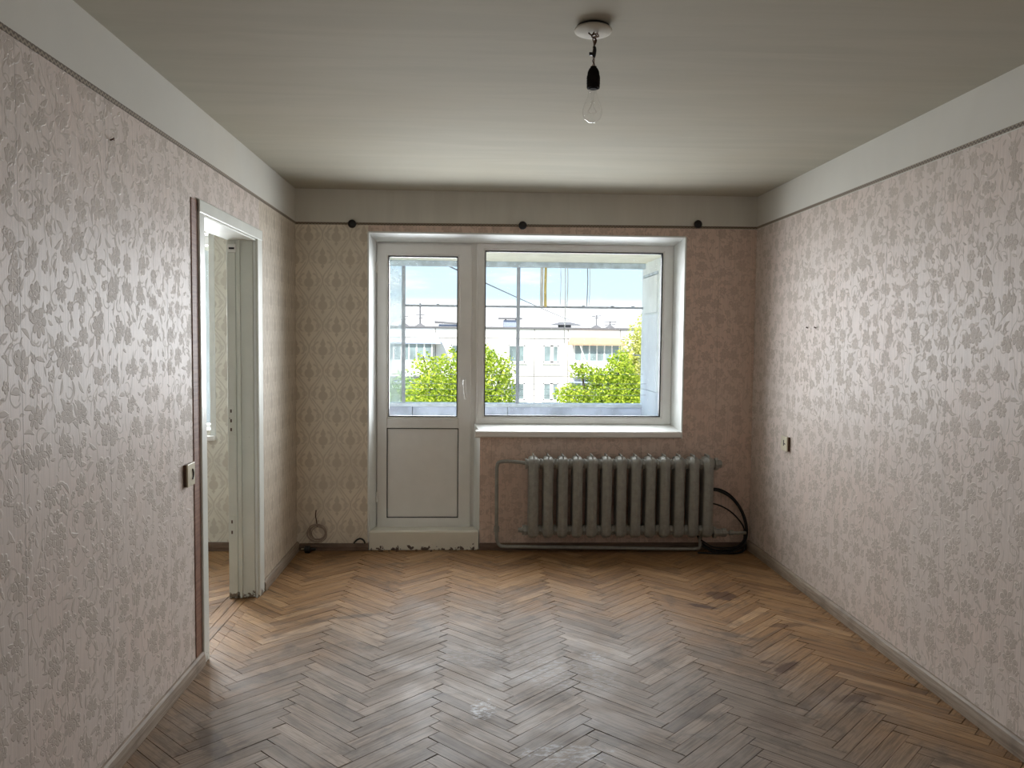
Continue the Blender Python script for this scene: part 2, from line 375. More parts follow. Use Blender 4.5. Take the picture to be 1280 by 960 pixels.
def border_paper(name, horiz):
    m, nb, b = mat(name); P = nb.pos(); s, t = P[horiz], P[2]
    k = nb.m('SINE', nb.mul(s, 2*PI/0.022)); z = nb.m('SINE', nb.add(nb.mul(t, 2*PI/0.016), nb.mul(k, 1.6)))
    nb.put(b.inputs['Base Color'], nb.mix(nb.sm(z, -0.2, 0.4), (0.105, 0.075, 0.05), (0.30, 0.245, 0.18)))
    b.inputs['Roughness'].default_value = 0.6; return m

def chipped(name, col, under, lim=0.66):
    m, nb, b = mat(name); pv = nb.n.new('ShaderNodeNewGeometry').outputs['Position']; P = nb.sep(pv)
    n = nb.noise(pv, 26.0, 5.0, 0.65); low = nb.sm(P[2], 0.085, 0.0, 0.0, 0.24)
    c = nb.sm(nb.add(n, low), lim, lim+0.02)
    k = nb.mix(nb.sm(nb.noise(pv, 5.0, 3.0), 0.3, 0.7), col, tuple(x*0.92 for x in col))
    nb.put(b.inputs['Base Color'], nb.mix(c, k, under)); b.inputs['Roughness'].default_value = 0.38
    nb.put(b.inputs['Normal'], nb.bump(c, -0.4, 0.002)); return m

def leaf_mat(name, a, c):
    m = bpy.data.materials.new(name); m.use_nodes = True; nb = NB(m.node_tree); nb.n.clear()
    out = nb.n.new('ShaderNodeOutputMaterial'); ge = nb.n.new('ShaderNodeNewGeometry')
    k = nb.ramp(ge.outputs['Random Per Island'], [(0.0, a), (1.0, c)])
    df = nb.n.new('ShaderNodeBsdfDiffuse'); tl = nb.n.new('ShaderNodeBsdfTranslucent'); mx = nb.n.new('ShaderNodeMixShader')
    nb.l.new(k, df.inputs[0]); nb.l.new(k, tl.inputs[0]); mx.inputs[0].default_value = 0.4
    nb.l.new(df.outputs[0], mx.inputs[1]); nb.l.new(tl.outputs[0], mx.inputs[2]); nb.l.new(mx.outputs[0], out.inputs[0]); return m

BGC, FGC = (0.69, 0.605, 0.555), (0.475, 0.408, 0.352)
FLO_Y = floral('wallpaper_floral_side', 1, BGC, FGC, contrast=0.85)
FLO_X = floral('wallpaper_floral_far', 0, (0.74, 0.59, 0.51), (0.54, 0.415, 0.35), 0.6, 0.3, 0.8)
DAM_X = damask('wallpaper_damask_far', 0, (0.82, 0.74, 0.62), (0.58, 0.505, 0.41))
DAM_S = damask('wallpaper_damask_brightened', 0, (0.82, 0.80, 0.72), (0.60, 0.565, 0.50))  # paler copy of the damask, painting the side room's brightness
DAM_Y = damask('wallpaper_damask_dimmed', 1, (0.62, 0.54, 0.44), (0.44, 0.37, 0.29), 0.65)  # darkened copy of the same damask, offsetting strong window light
WHITE_W = whitewash('whitewash_wall', (0.68, 0.665, 0.615), 1)
WHITE_BOUNCE = whitewash('back_bounce_white', (0.86, 0.84, 0.80), 1)  # white chosen so the unseen back wall bounces fill light
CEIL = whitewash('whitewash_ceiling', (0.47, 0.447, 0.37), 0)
PLASTER = plain('reveal_plaster', (0.80, 0.82, 0.80), 0.5, 0.3, var=0.04)
PVC = plain('white_pvc', (0.84, 0.825, 0.80), 0.28, 0.5, var=0.02)
GASKET = plain('black_gasket', (0.015, 0.015, 0.016), 0.6)
GLASS = glass_pane('window_glass')
VEIL_GLASS = glass_pane('reflection_veil_glass', (0.97, 1.0, 1.0), 0.05, 0.35)  # pale veil painted over the glass in place of its reflection
PAINT = chipped('white_door_paint', (0.71, 0.725, 0.67), (0.20, 0.16, 0.12), 0.735)
STEP = chipped('threshold_paint', (0.84, 0.82, 0.73), (0.13, 0.10, 0.08), 0.74)
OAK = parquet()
SUBF = plain('subfloor_dark', (0.025, 0.018, 0.013), 0.9)
BB_Y = old_wood('skirting_wood_side', (0.23, 0.175, 0.13), (0.37, 0.30, 0.235), 1)
BB_X = old_wood('skirting_wood_far', (0.10, 0.06, 0.04), (0.19, 0.125, 0.085), 0)
BARE = old_wood('bare_brown_board', (0.17, 0.075, 0.045), (0.27, 0.14, 0.09), 1)
RAD = plain('radiator_paint', (0.29, 0.29, 0.265), 0.4, 0.5, var=0.12, scale=30.0)
BLACK = plain('black_plastic', (0.012, 0.011, 0.011), 0.45, 0.4)
CABLE = plain('black_cable', (0.010, 0.010, 0.011), 0.5)
IVORY = plain('ivory_plastic', (0.60, 0.55, 0.42), 0.4)
BROWNP = plain('brown_bakelite', (0.09, 0.045, 0.025), 0.4)
PALEW = plain('pale_wire', (0.40, 0.31, 0.25), 0.6)
METAL = plain('galvanised_frame', (0.38, 0.40, 0.43), 0.6, 0.3)
SOCK = plain('matt_black_bakelite', (0.012, 0.011, 0.010), 0.85, 0.1)
BRASS = plain('lamp_metal', (0.55, 0.5, 0.4), 0.3, 0.5, 0.9)

# ------------------------------------------------------------------ walls
def wall(name, normal, c0, c1, us, zs, hole, mfn, mats, label, back=None):
    """a slab cut into cells; c0 is the room face. mfn(u, z) -> material slot of the room face; last slot serves the cut edges"""
    mb = MB(); e = len(mats)-1; bk = e if back is None else back
    P = (lambda u, c, z: (c, u, z)) if normal == 'x' else (lambda u, c, z: (u, c, z))
    nu, nz = len(us)-1, len(zs)-1
    on = lambda i, j: 0 <= i < nu and 0 <= j < nz and not hole((us[i]+us[i+1])/2, (zs[j]+zs[j+1])/2)
    for i in range(nu):
        for j in range(nz):
            if not on(i, j): continue
            a, b, z0, z1 = us[i], us[i+1], zs[j], zs[j+1]
            mb.poly([P(a, c0, z0), P(b, c0, z0), P(b, c0, z1), P(a, c0, z1)], mfn((a+b)/2, (z0+z1)/2))
            mb.poly([P(a, c1, z0), P(a, c1, z1), P(b, c1, z1), P(b, c1, z0)], bk((a+b)/2, (z0+z1)/2) if callable(bk) else bk)
            if not on(i-1, j): mb.poly([P(a, c0, z0), P(a, c0, z1), P(a, c1, z1), P(a, c1, z0)], e)
            if not on(i+1, j): mb.poly([P(b, c0, z0), P(b, c1, z0), P(b, c1, z1), P(b, c0, z1)], e)
            if not on(i, j-1): mb.poly([P(a, c0, z0), P(a, c1, z0), P(b, c1, z0), P(b, c0, z0)], e)
            if not on(i, j+1): mb.poly([P(a, c0, z1), P(b, c0, z1), P(b, c1, z1), P(a, c1, z1)], e)
    me = bpy.data.meshes.new(name); me.from_pydata(mb.v, [], mb.f); 
    for m in mats: me.materials.append(m)
    me.polygons.foreach_set('material_index', mb.mi)
    bm = bmesh.new(); bm.from_mesh(me); bmesh.ops.remove_doubles(bm, verts=bm.verts, dist=1e-5); bmesh.ops.recalc_face_normals(bm, faces=bm.faces); bm.to_mesh(me); bm.free()
    o = bpy.data.objects.new(name, me); COL.objects.link(o)
    return tag(o, label, 'wall', 'structure')

# opening of window and balcony door in the far wall; front contour at D, back contour at YF
OXL, OXR, OZT, OZW, OXD = -0.722, 1.484, 2.212, 0.842, 0.055
IXL, IXR, IZT, IZW, IXD = -0.692, 1.453, 2.172, 0.872, 0.012
W2 = (-3.20, -1.785, 0.80, 2.19)                # window of the side room
DY0, DY1, DZ = 3.742, 4.642, 2.035              # doorway in the left wall
def far_hole(x, z):
    return (OXL < x < OXD and z < OZT) or (OXD <= x < OXR and OZW < z < OZT) or (W2[0] < x < W2[1] and W2[2] < z < W2[3])
wall_far = wall('wall_far', 'y', D, YO, [SX-.2, W2[0], W2[1], XJ, XL, OXL, OXD, OXR, XR+.2], [-.15, OZW, 2.19, OZT, ZP, H+.1], 
    lambda x, z: (OXL < x < OXR and z < 0) or (W2[0] < x < W2[1] and OZW > 0 and W2[2]+.05 < z < W2[3]) or (far_hole(x, z) and x > XL),
    lambda x, z: 2 if z > ZP else (3 if x < XJ else 0 if x < OXL else 1), [DAM_X, FLO_X, WHITE_W, DAM_S, PLASTER],
    'far wall with pale damask paper beside the balcony door and pinkish floral paper around the radiator')
wall_left = wall('wall_left', 'x', XL, XJ, [YB, DY0, DY1, 4.72, D], [-.15, DZ, ZP, H+.1], lambda y, z: DY0 < y < DY1 and z < DZ,
    lambda y, z: 2 if z > ZP else (0 if y < 4.72 else 1), [FLO_Y, DAM_Y, WHITE_W, PLASTER], 'wall with embossed floral wallpaper pierced by the white-framed doorway')
wall_right = wall('wall_right', 'x', XR, XR+.2, [YB, D], [-.15, ZP, H+.1], lambda y, z: False,
    lambda y, z: 1 if z > ZP else 0, [FLO_Y, WHITE_W, PLASTER], 'long unbroken wall with embossed floral wallpaper and one small switch')
wall('wall_back', 'y', YB, YB-.2, [SX-.2, XJ, XL, XR+.2], [-.15, ZP, H+.1], lambda y, z: False,
    lambda y, z: 1 if z > ZP else 0, [WHITE_BOUNCE, WHITE_W, PLASTER], 'unseen wall behind the viewer, whitened to bounce light')
wall('wall_side_room', 'x', SX, SX-.2, [YB, D], [-.15, ZP, H+.1], lambda y, z: False,
    lambda y, z: 1 if z > ZP else 0, [DAM_S, WHITE_W, PLASTER], 'damask papered wall of the side room beyond the doorway')

# plaster lining of the opening (splayed towards the room)
mb = MB()
front = [(OXL, .0), (OXL, OZT), (OXR, OZT), (OXR, OZW), (OXD, OZW), (OXD, .0)]
inner = [(IXL, .0), (IXL, IZT), (IXR, IZT), (IXR, IZW), (IXD, IZW), (IXD, .0)]
for i in range(5):
    A, B, a, b_ = front[i], front[i+1], inner[i], inner[i+1]
    mb.poly([(A[0], D-.003, A[1]), (B[0], D-.003, B[1]), (b_[0], YF, b_[1]), (a[0], YF, a[1])])
    mb.poly([(a[0], YF, a[1]), (b_[0], YF, b_[1]), (b_[0], YO+.004, b_[1]), (a[0], YO+.004, a[1])])
    mb.poly([(a[0], YO+.004, a[1]), (b_[0], YO+.004, b_[1]), (B[0], YO+.004, B[1]), (A[0], YO+.004, A[1])])
lining = mb.build('reveal_lining', PLASTER, wall_far)
# plaster bead edging the opening
mb = MB()
mb.box(OXL-.006, OXL+.006, D-.006, D+.004, .06, OZT); mb.box(OXL, OXR, D-.006, D+.004, OZT-.006, OZT+.006); mb.box(OXR-.006, OXR+.006, D-.006, D+.004, OZW, OZT)
mb.build('corner_bead', PLASTER, wall_far, bevel=.003)

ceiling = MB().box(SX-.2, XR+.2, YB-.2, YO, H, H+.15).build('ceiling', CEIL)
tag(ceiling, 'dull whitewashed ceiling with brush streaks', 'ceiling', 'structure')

# thin paper border under the white band
def border(name, pts, mat_, label):
    (a, b_) = pts; n = Vector((0, 0, .0085)); o = MB()
    off = Vector((0.0025, 0, 0)) if abs(a[0]-XL) < .01 and abs(b_[0]-XL) < .01 else Vector((-.0025, 0, 0)) if abs(a[0]-XR) < .01 and abs(b_[0]-XR) < .01 else Vector((0, -.0025, 0))
    a, b_ = Vector(a), Vector(b_)
    o.loft([[a-n, a+n, a+n+off, a-n+off], [b_-n, b_+n, b_+n+off, b_-n+off]])
    return tag(o.build(name, mat_), label, 'trim', 'structure')
BO_Y, BO_X = border_paper('border_paper_side', 1), border_paper('border_paper_far', 0)
border('trim_1', [(XL, YB, 2.288), (XL, D, 2.268)], BO_Y, 'narrow brown paper border above the wallpaper on the doorway wall')
border('trim_2', [(XR, YB, 2.288), (XR, D, 2.283)], BO_Y, 'narrow brown paper border above the wallpaper on the unbroken wall')
border('trim_3', [(XL, D, 2.266), (XR, D, 2.283)], BO_X, 'narrow brown paper border running above the window')

# ------------------------------------------------------------------ floor: slab and herringbone blocks
floor = MB().box(SX-.2, XR+.2, YB-.2, YO, -.16, -.018).build('floor', SUBF)
tag(floor, 'worn greyish oak herringbone parquet floor', 'floor', 'structure')
def clip(poly, inside, cut):
    out = []
    for i in range(len(poly)):
        a, b_ = poly[i-1], poly[i]; ia, ib = inside(a), inside(b_)
        if ia != ib: out.append(cut(a, b_))
        if ib: out.append(b_)
    return out
def clip_rect(poly, x0, x1, y0, y1):
    def cx(v): return lambda a, b_: (v, a[1]+(b_[1]-a[1])*(v-a[0])/(b_[0]-a[0]))
    def cy(v): return lambda a, b_: (a[0]+(b_[0]-a[0])*(v-a[1])/(b_[1]-a[1]), v)
    for ins, cut in ((lambda p: p[0] >= x0, cx(x0)), (lambda p: p[0] <= x1, cx(x1)), (lambda p: p[1] >= y0, cy(y0)), (lambda p: p[1] <= y1, cy(y1))):
        if len(poly) < 3: return []
        poly = clip(poly, ins, cut)
    return poly
def area(p): return abs(sum(p[i-1][0]*p[i][1]-p[i][0]*p[i-1][1] for i in range(len(p))))/2
PLK, PW = 0.42, 0.06
def blocks(x0, ya, rect):
    """herringbone: valley line at x0, blocks of PLK by PW laid at 45 degrees, cut to rect; yields (polygon, direction, centre)"""
    q = math.sqrt(.5); L = 7
    for n in range(-6, 8):
        for j in range(-80, 140):
            for kind in (0, 1):
                if kind == 0: u0, v0, du, dv = j+2*L*n, j, L, 1
                else: u0, v0, du, dv = j+L+2*L*n, j+1-L, 1, L
                g = rf.choice((.008, .008, .009, .010, .012, .014, .022))
                c = [(u0+g, v0+g), (u0+du-g, v0+g), (u0+du-g, v0+dv-g), (u0+g, v0+dv-g)]
                P = [(x0+(a-b_)*q*PW, ya+(a+b_)*q*PW) for a, b_ in c]
                mx_, my_ = sum(p[0] for p in P)/4, sum(p[1] for p in P)/4
                if not (rect[0]-.3 < mx_ < rect[1]+.3 and rect[2]-.3 < my_ < rect[3]+.3): continue
                C = clip_rect(P, *rect)
                if len(C) >= 3 and area(C) > 2e-4: yield C, ((q, q) if kind == 0 else (-q, q)), (mx_, my_)
def block_geo(poly, d, c, rnd, tone):
    """prism with a small chamfer; returns verts, faces, uvs (per vertex)"""
    h = rnd.uniform(-.0011, .0); tx, ty = rnd.uniform(-.005, .005), rnd.uniform(-.005, .005)
    cx, cy = sum(p[0] for p in poly)/len(poly), sum(p[1] for p in poly)/len(poly); ch = .0012
    if sum(poly[i-1][0]*poly[i][1]-poly[i][0]*poly[i-1][1] for i in range(len(poly))) < 0: poly = poly[::-1]
    zt = lambda x, y: h+(x-cx)*tx+(y-cy)*ty
    n = len(poly); rings = []
    inn = []
    for x, y in poly:
        L = math.hypot(x-cx, y-cy) or 1; k = max(0, 1-ch*1.6/L); inn.append((cx+(x-cx)*k, cy+(y-cy)*k))
    V = [(x, y, -.020) for x, y in poly]+[(x, y, zt(x, y)-ch) for x, y in poly]+[(x, y, zt(x, y)) for x, y in inn]
    F = [tuple(range(2*n, 3*n))]
    for r in (0, 1):
        for i in range(n): F.append((r*n+i, r*n+(i+1) % n, (r+1)*n+(i+1) % n, (r+1)*n+i))
    ou, ov = rnd.uniform(0, 20), rnd.uniform(0, 20)
    UV = [((x-c[0])*d[0]+(y-c[1])*d[1]+ou, -(x-c[0])*d[1]+(y-c[1])*d[0]+ov) for x, y, z in V]
    return V, F, UV
def block_mesh(name, geos):
    V, F, U, T = [], [], [], []
    for (v, f, u), tone in geos:
        k = len(V); V += v; U += u; F += [tuple(k+i for i in q) for q in f]; T += [tone]*len(v)
    me = bpy.data.meshes.new(name); me.from_pydata(V, [], F)
    uv = me.uv_layers.new(name='grain'); flat = []
    for lp in me.loops: flat += U[lp.vertex_index]
    uv.data.foreach_set('uv', flat)
    a = me.attributes.new('tone', 'FLOAT', 'POINT'); a.data.foreach_set('value', T)
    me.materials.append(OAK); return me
rf = random.Random(3); items = []
room = (XL-.055, XR, YB, D)
def in_view(c): return c[1] > 2.55 and -.62*c[1] < c[0]-.0486*c[1] < .66*c[1]
for P_, d_, c_ in blocks(-0.413, 0.0, (XL, XR, YB, D)): items.append((P_, d_, c_))
for P_, d_, c_ in blocks(-0.413, 0.0, (XL-.057, XL, DY0-.0, DY1+.0)): items.append((P_, d_, c_))
side = [(P_, d_, c_) for P_, d_, c_ in blocks(-1.60, 0.02, (SX, XJ-.023, 2.2, D))]
# two straight boards across the doorway
for x0_, x1_, y0_, y1_ in ((XL-.107, XL-.060, DY0, DY1), (XJ-.02, XL-.110, 4.205, DY1), (XJ-.02, XL-.110, DY0, 4.202)):
    items.append(([(x0_, y0_), (x1_, y0_), (x1_, y1_), (x0_, y1_)], (0, 1), ((x0_+x1_)/2, (y0_+y1_)/2)))
geos = []
for P_, d_, c_ in items+side:
    tone = min(1, max(0, rf.gauss(.5, .22)))
    vis = in_view(c_) and c_[0] > -1.9
    geos.append((area(P_)/(c_[0]**2+c_[1]**2+2.2)/math.hypot(c_[0], c_[1]) if vis else 0, block_geo(P_, d_, c_, rf, tone), tone))
geos.sort(key=lambda g: -g[0])
near = [g for g in geos[:300] if g[0] > 0]; rest = geos[len(near):]
for w, g, tone in near:
    o = bpy.data.objects.new('plank', block_mesh('plank', [(g, tone)])); COL.objects.link(o); o.parent = floor
o = bpy.data.objects.new('plank_field', block_mesh('plank_field', [(g, t) for w, g, t in rest])); COL.objects.link(o); o.parent = floor; o['kind'] = 'stuff'

# ------------------------------------------------------------------ skirting boards
def skirting(name, a, b_, out, mat_, label, h=.062, t=.020):
    a, b_, n = Vector((*a, 0)), Vector((*b_, 0)), Vector((*out, 0)); mb = MB()
    prof = [(0, .0005), (t, .0005), (t, h*.55), (t*.8, h*.85), (t*.45, h), (0, h)]
    mb.loft([[p+n*x+Vector((0, 0, z)) for x, z in prof] for p in (a, b_)])
    return tag(mb.build(name, mat_), label, 'baseboard', 'structure')
skirting('baseboard_left', (XL, YB), (XL, DY0-.076), (1, 0), BB_Y, 'scuffed grey-brown skirting board on the viewer side of the doorway')
skirting('baseboard_left', (XL, DY1+.098), (XL, D), (1, 0), BB_Y, 'short brown skirting board between the doorway and the far corner')
skirting('baseboard_right', (XR, YB), (XR, D), (-1, 0), BB_Y, 'long scuffed skirting board below the unbroken floral wall', .066)
skirting('baseboard_far', (XL+.02, D), (OXL-.0, D), (0, -1), BB_X, 'dark skirting board in the corner beside the balcony door', .05, .018)
skirting('baseboard_far', (OXD, D), (XR-.02, D), (0, -1), BB_X, 'dark skirting board behind the radiator pipe', .05, .018)
skirting('baseboard_side_room', (SX, D), (XJ, D), (0, -1), BB_X, 'brown skirting board seen through the doorway', .06, .018)

# ------------------------------------------------------------------ framed openings
def ring_frame(name, x0, x1, z0, z1, wl, wr, wb, wt_, y0, y1, mat_, parent, bevel=.004):
    """four mitred bars"""
    mb = MB(); O = [(x0, z0), (x1, z0), (x1, z1), (x0, z1)]; I = [(x0+wl, z0+wb), (x1-wr, z0+wb), (x1-wr, z1-wt_), (x0+wl, z1-wt_)]
    for i in range(4):
        j = (i+1) % 4
        mb.loft([[(O[i][0], y0, O[i][1]), (I[i][0], y0, I[i][1]), (I[i][0], y1, I[i][1]), (O[i][0], y1, O[i][1])],
                 [(O[j][0], y0, O[j][1]), (I[j][0], y0, I[j][1]), (I[j][0], y1, I[j][1]), (O[j][0], y1, O[j][1])]], caps=False)
    o = mb.build(name, mat_, parent)
    bm = bmesh.new(); bm.from_mesh(o.data); bmesh.ops.remove_doubles(bm, verts=bm.verts, dist=1e-5); bmesh.ops.recalc_face_normals(bm, faces=bm.faces); bm.to_mesh(o.data); bm.free()
    if bevel:
        b = o.modifiers.new('bevel', 'BEVEL'); b.width = bevel; b.segments = 2; b.limit_method = 'ANGLE'; b.angle_limit = math.radians(35)
    return o

door1 = empty('door_1', 'white plastic balcony door with glass above and a solid panel below', 'door', 'structure')
ring_frame('door_frame', IXL, .030, .105, IZT, .030, .042, .02, .030, YF+.012, YF+.082, PVC, door1)
leaf = ring_frame('door_leaf', IXL+.006, -.010, .112, IZT-.012, .070, .090, .072, .075, YF-.004, YF+.058, PVC, door1, .006)
gx0, gx1 = IXL+.076, -.100
box('mid_rail', (gx0-.002, gx1+.002, YF-.002, YF+.056, .838, .910), PVC, leaf, .005)
ring_frame('glazing_bead', gx0, gx1, .910, IZT-.087, .010, .010, .010, .010, YF+.002, YF+.03, PVC, leaf, .003)
ring_frame('gasket', gx0+.010, gx1-.010, .920, IZT-.097, .006, .006, .008, .009, YF+.0015, YF+.034, GASKET, leaf, 0)
box('pane', (gx0+.011, gx1-.011, YF+.020, YF+.026, .921, IZT-.098), GLASS, leaf)
ring_frame('panel_gasket', gx0, gx1, .184, .838, .005, .005, .005, .005, YF+.000, YF+.03, GASKET, leaf, 0)
box('lower_panel', (gx0+.004, gx1-.004, YF+.006, YF+.032, .188, .834), PVC, leaf, .003)
hd = MB().box(-.076, -.046, YF-.014, YF-.004, 1.135, 1.215).build('handle', PVC, leaf, bevel=.004)
MB().tube(smooth_path([(-.061, YF-.014, 1.185), (-.061, YF-.040, 1.186), (-.060, YF-.052, 1.172), (-.054, YF-.052, 1.10), (-.046, YF-.050, 1.055)], 5), [.010]*9+[.009]*12, 10).build('lever', PVC, hd, smooth=True)
for z_ in (.30, 1.95):
    MB().lathe([(.006, 0), (.008, .004), (.008, .07), (.006, .075)], (IXL+.004, YF-.006, z_), seg=10).build('hinge', PVC, leaf, smooth=True)
st = MB().loft([[(OXL+.004, D-.010, .052), (OXL+.006, D-.016, .128), (OXL+.010, D-.010, .140), (OXL+.02, YF+.05, .112), (OXL+.02, YF+.05, .0), (OXL+.004, D-.008, .0)],
                [(OXD-.006, D-.010, .052), (OXD-.004, D-.016, .128), (OXD-.008, D-.010, .140), (OXD-.04, YF+.05, .112), (OXD-.04, YF+.05, .0), (OXD-.006, D-.008, .0)]])
so = st.build('threshold', STEP, door1, bevel=.004); so['label'] = 'chipped white painted threshold block'
# crumbled plaster along the foot of the threshold
for k in range(9):
    x_ = R.uniform(OXL+.05, OXD-.05); s_ = R.uniform(.006, .014)
    MB().lathe([(s_*.6, 0), (s_, s_*.3), (s_*.7, s_*.8), (s_*.2, s_)], (x_, D-.03-R.uniform(0, .015), .0005), seg=6).build('plaster_crumb', BB_X, so)

win1 = empty('window_1', 'white plastic fixed window with one large pane above the radiator', 'window', 'structure')
ring_frame('window_frame', .034, IXR, IZW, IZT, .042, .070, .046, .042, YF-.002, YF+.070, PVC, win1, .006)
ring_frame('glazing_bead', .076, IXR-.070, IZW+.046, IZT-.042, .009, .009, .009, .009, YF+.002, YF+.03, PVC, win1, .003)
ring_frame('gasket', .085, IXR-.079, IZW+.055, IZT-.051, .006, .009, .008, .009, YF+.0015, YF+.034, GASKET, win1, 0)
box('pane', (.086, IXR-.080, YF+.020, YF+.026, IZW+.056, IZT-.052), GLASS, win1)
box('coupling_strip', (.024, .036, YF-.004, YF+.07, .13, IZT-.002), PVC, win1, .003)
sl = MB().box(.022, OXR-.006, D-.028, YF+.004, .800, .846).build('window_sill', PVC, win1, bevel=.012, seg=3)
for x_ in (.022, OXR-.006):
    box('sill_end_cap', (x_-.004, x_+.004, D-.030, D+.0, .797, .848), PVC, sl, .003)

win2 = empty('window_2', 'white window edge of the side room glimpsed through the doorway', 'window', 'structure')
ring_frame('window_frame', W2[0], W2[1], W2[2], W2[3], .06, .06, .06, .06, YF, YF+.07, PVC, win2)
box('mullion', (-2.54, -2.47, YF, YF+.07, W2[2]+.06, W2[3]-.06), PVC, win2, .004)
for a_, b_ in ((W2[0]+.05, -2.53), (-2.48, W2[1]-.05)): box('pane', (a_, b_, YF+.03, YF+.036, W2[2]+.05, W2[3]-.05), GLASS, win2)
box('window_sill', (W2[0]-.04, W2[1]+.025, D-.05, YF, W2[2]-.03, W2[2]+.006), PVC, win2, .006)
box('reveal_strip', (W2[1]-.018, W2[1]+.02, D-.006, YF, W2[2], W2[3]+.02), PLASTER, win2, .004)

# doorway casing in the left wall
d2 = empty('door_2', 'white painted doorway without a leaf, with chipped casing and jambs', 'door', 'structure')
box('jamb', (XJ-.008, XL-.014, DY1-.012, DY1+.03, 0.0005, DZ), PAINT, d2, .003)
box('jamb', (XJ-.008, XL-.014, DY0-.03, DY0+.004, 0.0005, DZ), PAINT, d2, .003)
box('head_jamb', (XJ-.008, XL+.002, DY0-.03, DY1+.03, DZ-.012, DZ+.03), PAINT, d2, .003)
st_ = box('door_stop', (XJ+.050, XJ+.066, DY1-.026, DY1-.010, 0.0005, DZ-.01), PAINT, d2, .002)
box('rebate_strip', (XJ-.010, XJ+.040, DY1-.020, DY1-.010, 0.0005, DZ-.02), PAINT, d2, .003)
sp = box('strike_plate', (XJ+.000, XJ+.045, DY1-.024, DY1-.019, 1.955, 2.000), PVC, d2, .002)
box('catch_slot', (XJ+.006, XJ+.036, DY1-.026, DY1-.0235, 1.972, 1.982), GASKET, sp)
sp = box('lock_strike', (XJ-.002, XJ+.028, DY1-.0225, DY1-.0195, .93, 1.10), PAINT, d2, .002)
for z_ in (.955, 1.005, 1.06): box('keeper_hole', (XJ+.006, XJ+.014, DY1-.0245, DY1-.022, z_, z_+.018), BROWNP, sp)
sp = box('lock_strike', (XJ-.002, XJ+.028, DY1-.0225, DY1-.0195, .35, .47), PAINT, d2, .002)
for z_ in (.37, .43): box('keeper_hole', (XJ+.006, XJ+.014, DY1-.0245, DY1-.022, z_, z_+.018), BROWNP, sp)
box('casing', (XL+.0, XL+.013, DY1-.002, DY1+.096, 0.0005, DZ+.056), PAINT, d2, .005)
box('casing', (XL+.0, XL+.013, DY0-.074, DY0+.000, 0.0005, DZ+.056), PAINT, d2, .005)
hc = box('head_casing', (XL+.0, XL+.015, DY0-.074, DY1+.096, DZ-.004, DZ+.056), PAINT, d2, .005)
box('groove_shade_strip', (XL-.013, XL-.001, DY1+.004, DY1+.02, 0.0005, DZ), BROWNP, d2)  # dark brown strip paints the shade of the casing groove
bs = box('bare_strip', (XL, XL+.004, DY0-.150, DY0-.073, .0, DZ+.05), BARE, d2, .002); bs['label'] = 'bare reddish brown board strip where wallpaper stops'

# ------------------------------------------------------------------ radiator
rad = empty('cast_iron_radiator', 'grey painted cast iron ribbed radiator with its pipes under the window', 'radiator')
RX0, RX1, RY = .372, 1.688, D-.112
N = 13; PIT = (RX1-RX0)/N
def section_mesh():
    mb = MB(); half = [(.006, -.078), (.013, -.071), (.024, -.066), (.0335, -.055), (.0345, -.030), (.0345, .030), (.0335, .055), (.024, .066), (.006, .072)]
    prof = half + [(-x, y) for x, y in reversed(half)]
    lv = [(.118, .35), (.124, .62), (.140, .9), (.165, 1.0), (.640, 1.0), (.662, .93), (.676, .72), (.684, .30)]
    mb.loft([[(x*min(1, k+.1), y*k, z) for x, y in prof] for z, k in lv])
    mb.box(-.004, .004, -.060, .060, .655, .698)              # casting fin
    for z in (.170, .632):
        mb.lathe([(.026, -PIT/2-.001), (.034, -PIT/2+.012), (.034, PIT/2-.012), (.026, PIT/2+.001)], (0, -.01, z), 'x', 16)
        mb.lathe([(.040, -.006-PIT/2), (.040, .006-PIT/2)], (0, -.01, z), 'x', 6)
    return mb
s0 = section_mesh().build('section', RAD, rad, smooth=True, bevel=.003)
s0.location = (RX0+PIT/2, RY, 0)
for i in range(1, N):
    c = s0.copy(); COL.objects.link(c); c.parent = rad; c.location = (RX0+PIT*(i+.5), RY, 0)
MB().lathe([(.044, 0), (.044, .02), (.030, .022), (.028, .045), (.016, .05)], (RX1, RY-.01, .632), 'x', 8).build('end_plug', RAD, rad)
MB().lathe([(.040, 0), (.040, .018), (.028, .02), (.026, .06), (.03, .062), (.03, .09), (.02, .094)], (RX1, RY-.01, .150), 'x', 10).build('coupling', RAD, rad)
MB().lathe([(.036, 0), (.036, .02), (.02, .024), (.016, .05)], (RX0, RY-.01, .170), '-x', 8).build('end_plug', RAD, rad)
PYY = D-.075
pts = [(RX0+.01, RY-.01, .632), (.33, RY, .640), (.26, PYY, .640), (.215, PYY, .640), (.185, PYY, .632), (.174, PYY, .605), (.172, PYY, .55), (.173, PYY, .30), (.174, PYY, .13),
       (.178, PYY, .085), (.196, PYY, .052), (.235, PYY, .042), (.40, PYY, .040), (.9, PYY, .032), (1.35, PYY, .024), (1.56, PYY, .022)]
MB().tube(smooth_path(pts, 5), .0125, 10).build('return_pipe', RAD, rad, smooth=True)
MB().tube(smooth_path([(1.56, PYY, .022), (1.60, PYY, .026), (1.612, PYY, .045), (1.612, PYY, .10), (1.618, RY-.01, .15)], 5), .0125, 10).build('pipe_elbow', RAD, rad, smooth=True)
MB().lathe([(.017, 0), (.019, .004), (.019, .040), (.017, .044)], (.174, PYY, .145), seg=8).build('pipe_coupling', RAD, rad)
MB().tube([(RX1+.08, RY-.01, .150), (1.86, RY-.01, .146), (1.925, RY+.0, .144)], .011, 10).build('feed_pipe', RAD, rad, smooth=True)
MB().lathe([(.012, 0), (.019, .004), (.019, .03), (.012, .034)], (1.80, RY-.01, .148), 'x', 8).build('pipe_coupling', RAD, rad)
